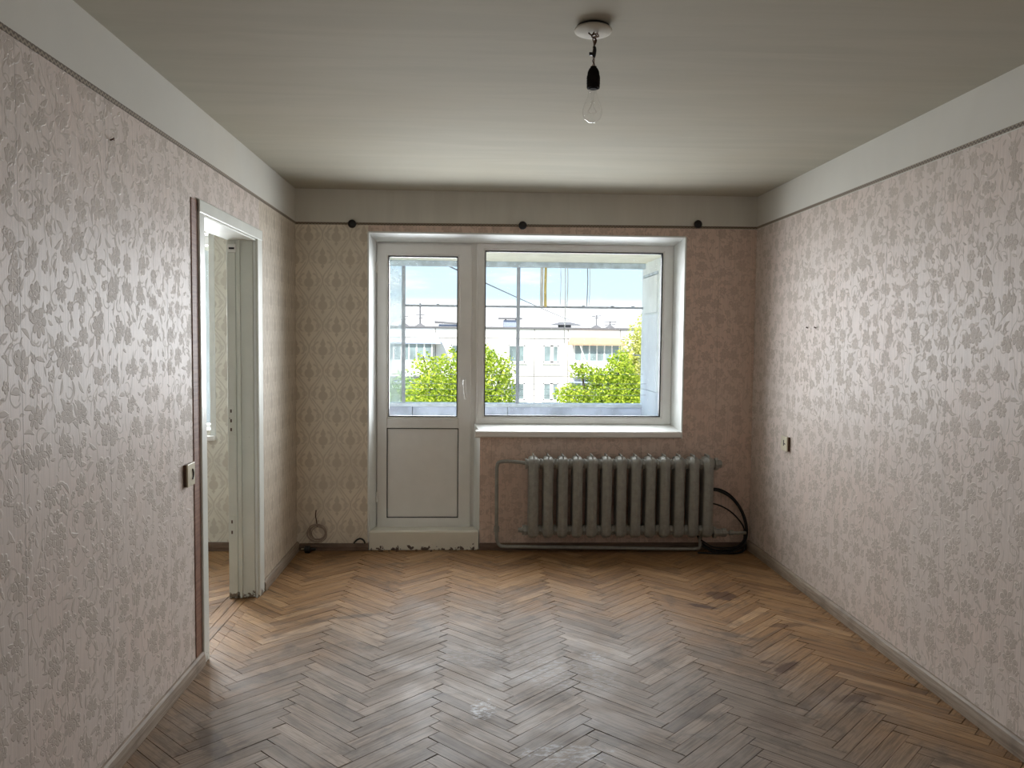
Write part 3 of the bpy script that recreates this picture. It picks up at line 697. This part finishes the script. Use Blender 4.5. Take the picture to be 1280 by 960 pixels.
for x_ in (.62, 1.42):
    box('wall_bracket', (x_-.010, x_+.010, RY-.02, D-.0005, .575, .600), RAD, rad)

# ------------------------------------------------------------------ cables
CY = RY-.02
cb = empty('cable_coil', 'thick black cables looped in the corner beside the radiator', 'cable')
loops = [([(RX1-.03, D-.030, .43), (1.74, D-.028, .428), (1.83, D-.030, .385), (1.905, D-.034, .30), (1.945, D-.04, .19), (1.945, D-.05, .10), (1.90, D-.07, .040), (1.80, D-.09, .016), (1.70, D-.09, .020), (1.63, D-.06, .06), (1.60, D-.05, .11)], .0075),
         ([(RX1-.03, D-.022, .44), (1.75, D-.020, .438), (1.84, D-.022, .392), (1.915, D-.026, .30), (1.955, D-.03, .20), (1.955, D-.05, .11), (1.915, D-.08, .035), (1.81, D-.11, .010), (1.70, D-.12, .010), (1.62, D-.10, .05)], .0065),
         ([(RX1-.03, D-.024, .335), (1.74, D-.024, .328), (1.83, D-.026, .285), (1.90, D-.03, .22), (1.94, D-.035, .15), (1.93, D-.05, .07), (1.87, D-.07, .030)], .0050),
         ([(1.60, D-.14, .10), (1.68, D-.14, .055), (1.77, D-.14, .045), (1.86, D-.12, .050), (1.92, D-.08, .085), (1.935, D-.05, .15)], .0055),
         ([(1.58, D-.13, .009), (1.70, D-.15, .008), (1.82, D-.15, .009), (1.90, D-.12, .012), (1.94, D-.08, .05)], .0065)]
for p_, r_ in loops: MB().tube(smooth_path(p_, 8), r_, 8).build('cable', CABLE, cb, smooth=True)

wc = empty('wire_coil', 'pinkish coil of thin wire hanging low in the corner beside the balcony door', 'wire')
for k in range(6):
    r_ = .046+.0045*k; c_ = (-1.072+R.uniform(-.006, .006), D-.010-.004*k, .128+R.uniform(-.008, .008))
    MB().tube([(c_[0]+r_*math.cos(a*PI/14), c_[1]+.004*math.sin(a*.9+k), c_[2]+r_*.95*math.sin(a*PI/14)) for a in range(29)], .0026, 6).build('loop', PALEW, wc, smooth=True)
MB().tube(smooth_path([(-1.083, D-.004, .285), (-1.086, D-.012, .25), (-1.080, D-.010, .21), (-1.074, D-.012, .17)], 5), .004, 6).build('tail', BROWNP, wc, smooth=True)
bx_ = empty('junction_plug', 'small black plug lying on the floor in the corner under the wire coil', 'plug')
MB().lathe([(.018, 0), (.026, .006), (.026, .034), (.018, .042)], (-1.150, D-.075, .0266), 'x', 14).build('body', BLACK, bx_, smooth=True)
MB().lathe([(.010, 0), (.012, .03), (.006, .04)], (-1.110, D-.075, .0266), 'x', 10).build('collar', BLACK, bx_, smooth=True)
for dx_ in (-.006, .006): MB().tube([(-1.150, D-.075+dx_*1.4, .030), (-1.172, D-.075+dx_*1.4, .030)], .0025, 6).build('prong', BRASS, bx_)
# curl of dark wire at the foot of the threshold
o = MB().tube(smooth_path([(-.82, D-.022, .055), (-.80, D-.026, .078), (-.775, D-.024, .088), (-.752, D-.026, .076), (-.742, D-.026, .054)], 5), .006, 8).build('wire_stub', CABLE, None, smooth=True)
tag(o, 'short bent black cable stub beside the threshold block', 'cable')

# ------------------------------------------------------------------ curtain knobs, switches, nails
kn = ('dark curtain-rod knob nearest the doorway corner', 'dark curtain-rod knob above the middle of the window and door unit', 'dark curtain-rod knob above the end of the window away from the door')
for (x_, z_), lb in zip(((-.828, 2.262), (.337, 2.270), (1.559, 2.298)), kn):
    k0 = empty('curtain_knob', lb, 'knob', group='curtain knobs on the far wall')
    MB().lathe([(.018, 0), (.018, .006), (.010, .009), (.010, .020)], (x_, D, z_), '-y', 16).build('stem', BLACK, k0, smooth=True)
    MB().lathe([(.010, .018), (.022, .020), (.028, .029), (.0285, .038), (.024, .047), (.012, .053), (.003, .054)], (x_, D, z_), '-y', 20).build('head', BLACK, k0, smooth=True)

sw = empty('light_switch', 'ivory switch plate with brown edge beside the doorway', 'switch')
box('base', (XL, XL+.012, 3.466, 3.556, .848, .942), BROWNP, sw, .002)
pl = box('cover_plate', (XL+.010, XL+.018, 3.470, 3.560, .846, .944), IVORY, sw, .003)
mb = MB(); mb.tube([(XL+.019, 3.520+.014*math.cos(a), .895+.021*math.sin(a)) for a in [(-1.3+2.6*i/10) for i in range(11)]], .004, 6); mb.build('rocker_edge', BLACK, pl)
sw = empty('light_switch', 'small ivory switch on the unbroken floral wall near the radiator', 'switch')
box('base', (XR-.012, XR, 4.962, 5.062, .802, .890), BROWNP, sw, .002)
pl = box('cover_plate', (XR-.020, XR-.010, 4.964, 5.064, .800, .892), IVORY, sw, .003)
box('rocker_edge', (XR-.0225, XR-.019, 5.012, 5.018, .832, .868), BLACK, pl)
box('rocker_mark', (XR-.0225, XR-.019, 4.990, 5.010, .842, .848), BLACK, pl)
def nail(x, y, z, sx, label):
    o = empty('nail', label, 'nail')
    MB().tube([(x, y, z), (x+sx*.011, y, z+.004)], .0028, 6).build('shank', BROWNP, o)
    MB().lathe([(.0055, 0), (.0055, .002)], (x+sx*.011, y, z+.004), 'x', 8).build('nail_head', BROWNP, o)
nail(XL, 2.823, 2.140, 1, 'single rusty nail high in the doorway wall')
nail(XR, 4.742, 1.570, -1, 'tiny nail in the unbroken wall, the one nearer the far corner')
nail(XR, 4.630, 1.569, -1, 'tiny nail in the unbroken wall, the one nearer the viewer')

# ------------------------------------------------------------------ bare bulb
LX, LY = .383, 2.665
lp = empty('pendant_bulb', 'bare clear light bulb in a black socket hanging from the ceiling', 'lamp')
MB().lathe([(.030, 0), (.046, .002), (.052, .012), (.052, .020)], (LX-.002, LY+.004, H-.020), seg=24).build('gap_shade_fill', GASKET, lp, smooth=True)  # black body paints the shade in the gap above the rosette
ro = MB().lathe([(.012, -.005), (.050, -.004), (.060, -.001), (.061, .003), (.055, .006), (.010, .006)], (0, 0, 0), seg=36).build('rosette', plain('rosette_plaster', (.56, .53, .44), .7), lp, smooth=True)
ro.location = (LX-.002, LY, H-.018); ro.rotation_euler = (math.radians(-3), math.radians(1.5), 0)
for k, p_ in enumerate((((LX-.016, LY, H-.024), (LX-.010, LY-.012, H-.034), (LX+.006, LY-.008, H-.030), (LX+.004, LY-.004, H-.050), (LX+.001, LY, H-.070)),
                        ((LX+.010, LY, H-.022), (LX+.014, LY-.010, H-.038), (LX-.004, LY-.012, H-.042), (LX+.002, LY+.002, H-.058), (LX+.002, LY, H-.072)),
                        ((LX, LY-.01, H-.024), (LX-.008, LY-.014, H-.040), (LX+.008, LY-.006, H-.048), (LX+.000, LY, H-.070)))):
    MB().tube(smooth_path(p_, 6), .0024, 6).build('wire', PALEW if k == 1 else BROWNP, lp, smooth=True)
for ph in (0, PI):
    MB().tube([(LX+.001+.003*math.cos(ph+i*.9), LY+.003*math.sin(ph+i*.9), H-.068-i*.0042) for i in range(16)], .0019, 6).build('twisted_lead', PALEW if ph else BROWNP, lp, smooth=True)
MB().tube(smooth_path([(LX+.002, LY, H-.066), (LX+.004, LY, H-.078), (LX+.002, LY, H-.092), (LX+.001, LY, H-.104)], 4), [.004]+[.006]*8+[.006, .005, .004, .003], 8).build('tape_wrap', BLACK, lp, smooth=True)
MB().box(-.007, .007, -.004, .004, -.005, .005).build('tape_tab', BLACK, lp, bevel=.001).location = (LX-.007, LY, H-.090)
sk = MB().lathe([(.006, .070), (.010, .069), (.0105, .064), (.014, .062), (.0185, .052), (.0195, .044), (.0195, .040), (.0212, .039), (.0212, .006), (.0205, .0), (.016, .0), (.016, .01)], (LX+.001, LY, 2.301), seg=28).build('socket', SOCK, lp, smooth=True)
for z_ in (.014, .022, .030): MB().lathe([(.0212, 0), (.0220, .001), (.0220, .003), (.0212, .004)], (LX+.001, LY, 2.301+z_), seg=28).build('ridge', SOCK, sk, smooth=True)
MB().lathe([(.0135, 0), (.0135, .020)], (LX+.001, LY, 2.298), seg=20).build('screw_base', SOCK, lp, smooth=True)
BULB = bpy.data.materials.new('bulb_glass'); BULB.use_nodes = True; nb = NB(BULB.node_tree); nb.n.clear()
o_ = nb.n.new('ShaderNodeOutputMaterial'); g_ = nb.n.new('ShaderNodeBsdfGlossy'); g_.inputs['Roughness'].default_value = .03
t_ = nb.n.new('ShaderNodeBsdfTransparent'); fz = nb.n.new('ShaderNodeLayerWeight'); fz.inputs[0].default_value = 0.5; mx = nb.n.new('ShaderNodeMixShader')
nb.l.new(nb.m('MULTIPLY_ADD', nb.m('POWER', fz.outputs['Facing'], 3.0), 0.6, 0.04, clamp=True), mx.inputs[0]); nb.l.new(t_.outputs[0], mx.inputs[1]); nb.l.new(g_.outputs[0], mx.inputs[2]); nb.l.new(mx.outputs[0], o_.inputs[0])
prof = [(.0130, .0), (.0135, -.010), (.0155, -.022), (.0210, -.036), (.0275, -.050), (.0315, -.064), (.0320, -.074), (.0300, -.085), (.0245, -.095), (.0160, -.102), (.0070, -.1055), (.0006, -.106)]
bl = MB().lathe(prof, (LX-.001, LY, 2.297), seg=32, caps=False).build('bulb', BULB, lp, smooth=True)
MB().lathe([(.010, 0), (.006, -.008), (.0035, -.016), (.003, -.034), (.005, -.037), (.001, -.039)], (LX-.001, LY, 2.292), seg=12, caps=False).build('glass_stem', BULB, bl, smooth=True)
for s_ in (-1, 1): MB().tube([(LX-.001+s_*.002, LY, 2.262), (LX-.001+s_*.004, LY, 2.245), (LX-.001+s_*.014, LY, 2.226)], .0007, 5).build('support_wire', BRASS, bl)
MB().tube([(LX-.001+.0145*math.cos(a), LY+.0145*math.sin(a), 2.2255+.002*math.sin(5*a)) for a in [PI*i/16 for i in range(17)]], .0006, 5).build('filament', BRASS, bl)

# ------------------------------------------------------------------ balcony
BY, BZ = 6.95, 2.145
CONC = plain('balcony_concrete', (0.62, 0.66, 0.76), 0.85, 0.2, var=0.22, scale=5.0, bump=.3)
CREAM = plain('balcony_soffit_paint', (0.92, 0.89, 0.76), 0.8, 0.2, var=0.05)
SLATE = plain('side_sheet', (0.80, 0.86, 0.93), 0.7, 0.2, var=0.10, scale=3.0)
SLATE2 = plain('side_sheet_pale', (0.85, 0.89, 0.89), 0.7, 0.2, var=0.10, scale=3.0)
BLUEG = plain('beam_paint', (0.58, 0.66, 0.72), 0.7, 0.2, var=0.2, scale=12.0)
bal = empty('balcony', 'loggia with concrete parapet, cream soffit and sheet-clad side wall', 'balcony', 'structure')
box('floor_slab', (-2.2, 1.62, YO+.006, BY+.13, -.30, -.10), CONC, bal)
for a_, b_ in ((-2.2, -1.36), (-1.355, -.515), (-.51, .30), (.305, 1.60)): box('parapet_panel', (a_, b_, BY, BY+.10, -.10, .905), CONC, bal, .004)
box('parapet_cap', (-2.2, 1.60, BY-.015, BY+.12, .905, .935), plain('cap_paint', (.75, .80, .84), .7, .2), bal, .004)
box('soffit', (-2.2, 1.62, YO+.006, BY+.16, BZ, BZ+.14), CREAM, bal)
box('front_beam', (-2.2, 1.60, BY-.01, BY+.05, BZ-.045, BZ), BLUEG, bal, .003)
sw_ = box('side_wall', (1.475, 1.62, YO+.006, BY+.12, -.10, BZ), SLATE2, bal)
for y0_, y1_, z0_, z1_, m_, t_ in ((6.02, 6.40, .30, 1.075, SLATE, .012), (6.02, 6.40, 1.08, BZ-.01, SLATE2, .012), (6.43, 6.93, 1.715, 2.015, SLATE2, .016), (6.40, 6.95, 1.08, 1.70, SLATE, .022), (6.38, 6.95, .20, 1.07, SLATE, .012)):
    o = MB().box(1.475-t_, 1.475, y0_, y1_, z0_, z1_).build('cladding_sheet', m_, sw_, bevel=.002)
box('batten', (1.455, 1.475, 6.40, 6.95, 2.02, 2.04), BLUEG, sw_)
MB().tube([(1.44, 6.93, 1.36), (1.38, 6.93, 1.362)], .006, 6).build('hook', METAL, sw_)
box('side_wall', (-2.2, -2.05, YO+.006, BY+.12, -.10, BZ), SLATE2, bal)
bd = MB().loft([[(-.80, BY-.10, -.0995), (-.58, BY-.10, -.0995), (-.58, BY-.085, -.0995), (-.80, BY-.085, -.0995)], [(-.80, BY-.030, .90), (-.715, BY-.030, .90), (-.715, BY-.017, .90), (-.80, BY-.017, .90)]])
tag(bd.build('partition_stand_in', plain('orange_lit_brick', (.85, .42, .22), .7)), 'orange tapering stand-in for the lit brick side partition by the parapet', 'board')  # leaning shape added in place of the lit brick partition

fr_ = empty('balcony_glazing_frame', 'rusty grey metal glazing frame standing on the balcony parapet', 'metal frame')
box('post', (-.607, -.577, BY+.02, BY+.05, .935, BZ-.045), METAL, fr_, .003)
box('post', (.372, .402, BY+.02, BY+.05, .935, BZ-.045), METAL, fr_, .003)
box('top_rail', (-.577, 1.475, BY+.025, BY+.045, 1.757, 1.775), METAL, fr_, .002)
for x_ in (-.30, -.05, .62, .95, 1.20, 1.38): box('rail_clip', (x_-.012, x_+.012, BY+.022, BY+.048, 1.775, 1.782), METAL, fr_)
box('pane', (-2.04, -.609, BY+.03, BY+.035, .936, BZ-.046), VEIL_GLASS, fr_)
YEL = plain('yellow_stick', (.72, .56, .20), .6); PALE = plain('pale_cord', (.75, .74, .70), .7)
o = MB().tube([(.618, BY+.0, BZ-.0455), (.615, BY+.0, 1.90), (.618, BY+.0, 1.766)], [.011, .012, .013], 8).build('hanging_stick', YEL, None, smooth=True)
tag(o, 'ochre yellow stick hanging upright from the balcony beam', 'stick')
o = MB().tube([(.585, BY+.005, BZ-.0455), (.583, BY+.005, 1.90), (.584, BY+.005, 1.766)], .014, 8).build('hanging_stick', PALE, None, smooth=True)
tag(o, 'whitish stick hanging beside the ochre stick on the balcony', 'stick')
for x_, z1_, r_, lb in ((.745, 1.776, .0030, 'thin pale cord hanging from the balcony beam, next to the ochre stick'), (.785, 1.45, .0040, 'grey cord hanging below the rail between the two pale cords'),
                       (.805, 1.776, .0045, 'pale cord hanging just beyond the long grey cord'), (.975, 1.776, .0045, 'brownish cord hanging nearest the sheet-clad side wall'), (.995, 1.776, .0030, 'faint cord close beside the brownish cord')):
    o = MB().tube(smooth_path([(x_, BY-.002, BZ-.0455), (x_+.003, BY-.002, (BZ+z1_)/2), (x_-.002, BY-.002, z1_)], 4), r_, 6).build('washing_cord', PALE if 'pale' in lb or 'faint' in lb else METAL, None, smooth=True)
    tag(o, lb, 'cord', group='cords hanging on the balcony')
for k, z_ in enumerate((1.19, 1.115, 1.065, 1.02)):
    y_ = BY-.10-.12*(k % 2)
    o = MB().tube([(-2.05+3.5*i/10, y_, z_-.012*math.sin(PI*i/10)+.01) for i in range(11)], .0016, 5).build('clothes_line', METAL, None)
    tag(o, ('uppermost clothes line strung along the balcony', 'clothes line second from the top along the balcony', 'clothes line third from the top along the balcony', 'lowest clothes line just above the balcony parapet')[k], 'clothes line', group='clothes lines on the balcony')

# ------------------------------------------------------------------ outside
GR = -13.0
ground = MB().box(-70, 90, 8.0, 140, GR-.3, GR).build('ground', plain('courtyard_ground', (.40, .39, .30), .9, .1, var=.4, scale=.4))
tag(ground, 'courtyard ground between the two blocks', 'ground', 'structure')
FAC = plain('facade_panel', (.80, .79, .76), .8, .2, var=.05, scale=.7)
FACD = plain('facade_joint', (.42, .40, .38), .9, .1)
ROOF = plain('roof_edge', (.16, .16, .17), .8)
WGL = plain('dark_window_glass', (.20, .26, .27), .12, .6, var=.4, scale=.6)
BROWNT = plain('awning_tin', (.52, .33, .22), .7)
VENT = plain('vent_blue_grey', (.33, .38, .50), .7)
BYD = 60.0
blk = empty('apartment_block', 'white panel apartment block across the courtyard', 'building')
box('core', (-24, 26, BYD+.12, BYD+11, GR, 2.28), FACD, blk)
XS = [-24, -20.4, -16.8, -13.2, -9.6, -6.4, -2.75, .80, 4.55, 7.05, 10.95, 14.5, 18.0, 22.0, 26.0]
ZS = [GR, -9.9, -7.0, -4.05, -1.24, 1.55, 2.28]
for i in range(len(XS)-1):
    for j in range(len(ZS)-1): box('wall_panel', (XS[i]+.03, XS[i+1]-.03, BYD, BYD+.125, ZS[j]+.03, ZS[j+1]-.03), FAC, blk)
box('roof_edge', (-24.1, 26.1, BYD-.12, BYD+11, 2.28, 2.40), ROOF, blk)
def far_window(x0, x1, z0, z1):
    w = MB(); fw_ = .09
    w.box(x0, x1, BYD-.05, BYD, z0, z0+fw_); w.box(x0, x1, BYD-.05, BYD, z1-fw_, z1); w.box(x0, x0+fw_, BYD-.05, BYD, z0, z1); w.box(x1-fw_, x1, BYD-.05, BYD, z0, z1)
    xm = x0+(x1-x0)*.56; w.box(xm-.12, xm+.12, BYD-.05, BYD, z0, z1); w.box(x0-.1, x1+.1, BYD-.14, BYD, z0-.09, z0)
    f = w.build('window', plain_frame, blk)
    for a, b_ in ((x0+fw_, xm-.12), (xm+.12, x1-fw_)): box('pane', (a, b_, BYD-.02, BYD-.001, z0+fw_, z1-fw_), WGL, f)
plain_frame = plain('far_window_frame', (.82, .82, .80), .5)
for zo in (0, -2.8, -5.6):
    for x0_, x1_ in ((2.62, 3.86), (5.22, 6.36), (-1.6, -.4), (-8.6, -7.4), (12.2, 13.4), (15.6, 16.8), (-12.2, -11.0)): far_window(x0_, x1_, -.22+zo, 1.07+zo)
def far_balcony(x0, x1, z0, awn, zo):
    b_ = MB().box(x0, x1, BYD-1.1, BYD-1.0, z0-1.05, z0-.02).box(x0, x0+.06, BYD-1.0, BYD, z0-1.05, z0-.02).box(x1-.06, x1, BYD-1.0, BYD, z0-1.05, z0-.02).box(x0, x1, BYD-1.1, BYD, z0-1.2, z0-1.05).build('balcony', FAC, blk)
    n = 6
    for i in range(n+1): x = x0+.05+(x1-x0-.1)*i/n; box('glazing_bar', (x-.05, x+.05, BYD-1.08, BYD-1.02, z0-.02, z0+1.15), plain_frame, b_)
    box('pane', (x0+.05, x1-.05, BYD-1.055, BYD-1.045, z0-.02, z0+1.13), WGL, b_)
    if awn:
        MB().loft([[(x0-.5, BYD-1.6, z0+1.10), (x1+.35, BYD-1.6, z0+1.10), (x1+.35, BYD-1.6, z0+1.22), (x0-.5, BYD-1.6, z0+1.22)], [(x0-.1, BYD-.01, z0+1.62), (x1+.1, BYD-.01, z0+1.62), (x1+.1, BYD-.01, z0+1.68), (x0-.1, BYD-.01, z0+1.68)]]).build('awning', BROWNT, b_)
        for x in (x0-.35, x0+.6): MB().tube([(x-.2, BYD-1.5, z0+1.1), (x+.35, BYD-1.05, z0-.2)], .05, 5).build('strut', plain_frame, b_)
    else: box('roof_sheet', (x0-.2, x1+.2, BYD-1.3, BYD, z0+1.15, z0+1.25), VENT, b_)
far_balcony(7.35, 10.75, .0, True, 0); far_balcony(7.35, 10.75, -2.8, False, 0); far_balcony(-6.3, -2.9, -.05, False, 0); far_balcony(-6.3, -2.9, -2.85, False, 0)
MB().loft([[(-3.0, BYD-1.3, 1.1), (-2.3, BYD-1.3, 1.1), (-2.3, BYD, 1.1), (-3.0, BYD, 1.1)], [(-2.75, BYD-.7, 1.9), (-2.6, BYD-.7, 1.9), (-2.6, BYD-.6, 1.9), (-2.75, BYD-.6, 1.9)]]).build('gable_piece', VENT, blk)
# roof furniture
vb = empty('roof_vent', 'blue-grey ventilation box on the roof of the opposite block', 'vent')
box('shaft', (2.35, 3.50, 62, 63, 2.4, 2.95), VENT, vb); box('lid', (1.95, 3.75, 61.8, 63.2, 3.02, 3.12), ROOF, vb)
for x_ in (2.5, 3.3): box('lid_post', (x_-.05, x_+.05, 62.4, 62.5, 2.95, 3.02), ROOF, vb)
vb = empty('roof_vent', 'flat dark vent hood on the roof behind the grey cord', 'vent')
box('shaft', (6.6, 7.5, 62, 63, 2.4, 2.62), ROOF, vb); MB().loft([[(5.9, 61.7, 2.62), (8.3, 61.7, 2.62), (8.3, 63.2, 2.62), (5.9, 63.2, 2.62)], [(6.7, 62.2, 2.84), (7.4, 62.2, 2.84), (7.4, 62.7, 2.84), (6.7, 62.7, 2.84)]]).build('hood', ROOF, vb)
vb = empty('roof_vent', 'low grey roof hatch seen through the balcony door glass', 'vent')
box('shaft', (-2.6, -.9, 62, 63, 2.4, 2.58), VENT, vb); MB().loft([[(-2.9, 61.8, 2.66), (-.3, 61.8, 2.58), (-.3, 63.1, 2.58), (-2.9, 63.1, 2.66)], [(-2.9, 61.8, 2.82), (-.3, 61.8, 2.64), (-.3, 63.1, 2.64), (-2.9, 63.1, 2.82)]]).build('lid', ROOF, vb)
def antenna(x, h, arms, label, r=.045):
    a = empty('tv_antenna', label, 'antenna', group='rooftop antennas')
    MB().tube([(x, 62, 2.4), (x, 62, 2.4+h)], r, 6).build('mast', ROOF, a)
    for dz_, w_ in arms: MB().tube([(x-w_, 62, 2.4+h-dz_), (x+w_, 62, 2.4+h-dz_+.05)], .03, 5).build('element', ROOF, a)
    MB().loft([[(x-.4, 61.8, 2.4), (x+.4, 61.8, 2.4), (x+.4, 62.3, 2.4), (x-.4, 62.3, 2.4)], [(x-.1, 61.9, 2.62), (x+.1, 61.9, 2.62), (x+.1, 62.1, 2.62), (x-.1, 62.1, 2.62)]]).build('foot', ROOF, a)
antenna(-4.0, 1.75, ((.9, .35), (1.15, .2)), 'tall roof mast seen through the balcony door glass', .07)
antenna(9.45, 1.0, ((.1, .35), (.25, .15)), 'small roof antenna above the brown awning')
antenna(10.5, .55, ((.1, .5), (.3, .4)), 'low roof antenna nearest the tall tree', .05)
antenna(-5.2, .8, ((.1, .3), (.3, .25)), 'short roof antenna behind the whitish balcony pane', .03)
o = MB().tube([(-.62+9.5*t, 9+53*t, 2.44+.1*t-1.6*t*(1-t)*.25) for t in [i/24 for i in range(25)]], .010, 5).build('overhead_wire', ROOF)
tag(o, 'overhead wire slanting across the sky to the opposite roof', 'wire')
# trees
LEAF = leaf_mat('spring_leaf', (.15, .27, .02), (.68, .76, .10)); LEAF2 = leaf_mat('yellow_leaf', (.45, .50, .10), (.72, .70, .26)); LEAF3 = leaf_mat('cool_leaf', (.30, .44, .14), (.50, .62, .30))
BARK = plain('bark', (.11, .085, .065), .9)
def tree(label, x, y, blobs, n, mat_, size, seed):
    rr = random.Random(seed); t = empty('tree', label, 'tree', group='trees in the courtyard')
    zt = min(b_[2] for b_ in blobs)
    MB().tube(smooth_path([(x, y, GR), (x+.1, y, GR+4), (x-.1, y, (GR+zt)/2+1), (x, y, zt)], 4), [.24-.012*i for i in range(13)], 8).build('trunk', BARK, t, smooth=True)
    for bx0, by0, bz0, r1, r2, r3 in blobs:
        MB().tube(smooth_path([(x, y, zt-1.5), ((x+bx0)/2, (y+by0)/2, (zt-1.5+bz0)/2-.2), (bx0, by0, bz0+r3*.6)], 4), [.09-.008*i for i in range(9)], 6).build('branch', BARK, t)
    V, F = [], []; vol = [b_[3]*b_[4]*b_[5] for b_ in blobs]; tot = sum(vol)
    for b_, w in zip(blobs, vol):
        for _ in range(int(n*w/tot)):
            d = Vector((rr.gauss(0, 1), rr.gauss(0, 1), rr.gauss(0, 1))).normalized(); k = rr.random()**.45*(1+.10*math.sin(d.x*7+seed)*math.cos(d.z*6))
            c = Vector((b_[0]+d.x*k*b_[3], b_[1]+d.y*k*b_[4], b_[2]+d.z*k*b_[5]))
            a = Vector((rr.gauss(0, 1), rr.gauss(0, 1), rr.gauss(0, .6))).normalized(); q = a.orthogonal().normalized(); q = Matrix.Rotation(rr.uniform(0, PI), 3, a) @ q; s = size*rr.uniform(.6, 1.3)
            i = len(V); V += [tuple(c-a*s), tuple(c+q*s*.5), tuple(c+a*s), tuple(c-q*s*.5)]; F.append((i, i+1, i+2, i+3))
    me = bpy.data.meshes.new('foliage'); me.from_pydata(V, [], F); me.materials.append(mat_)
    o = bpy.data.objects.new('foliage', me); COL.objects.link(o); o.parent = t; o['kind'] = 'stuff'
tree('dense bright green tree behind the balcony door glass', -.6, 28, [(-.75, 28, -.35, 1.25, 1.5, 1.45), (.35, 28, -.25, 1.1, 1.4, 1.50), (-1.6, 28.2, -1.0, .95, 1.2, 1.3), (-.3, 27.5, -2.0, 2.0, 2.0, 1.6), (1.0, 28.4, -1.2, .75, 1.0, 1.25), (-1.7, 28.1, .55, .45, .5, .55), (.2, 28, .75, .75, .8, .55), (1.15, 28.1, .35, .35, .6, .75)], 34000, LEAF, .062, 1)
tree('pale cool green tree behind the whitish balcony pane', -3.6, 34, [(-3.6, 34, -2.0, 1.6, 1.6, 1.9), (-2.9, 34, -1.0, .9, 1.0, 1.2)], 5000, LEAF3, .10, 2)
tree('broad bright green tree below the brown awning', 4.4, 27, [(4.6, 27, -.75, 1.0, 1.2, 1.25), (3.6, 27, .45, .42, .6, .32), (4.15, 27, .35, .36, .6, .30), (3.35, 27, -.35, .65, .8, .40), (4.95, 27, .45, .50, .8, .75), (4.1, 26.8, -1.6, 1.5, 1.4, 1.1), (5.35, 27.2, -.6, .6, .9, 1.1), (3.1, 26.9, -1.2, .7, .8, .6)], 26000, LEAF, .062, 3)
tree('taller yellowish tree against the sheet-clad balcony wall', 5.85, 29.5, [(5.95, 29.5, .7, .55, .8, 1.35), (6.3, 29.6, 1.6, .45, .6, .9), (6.0, 29.4, -1.0, .8, .9, 1.6)], 8000, LEAF2, .060, 4)
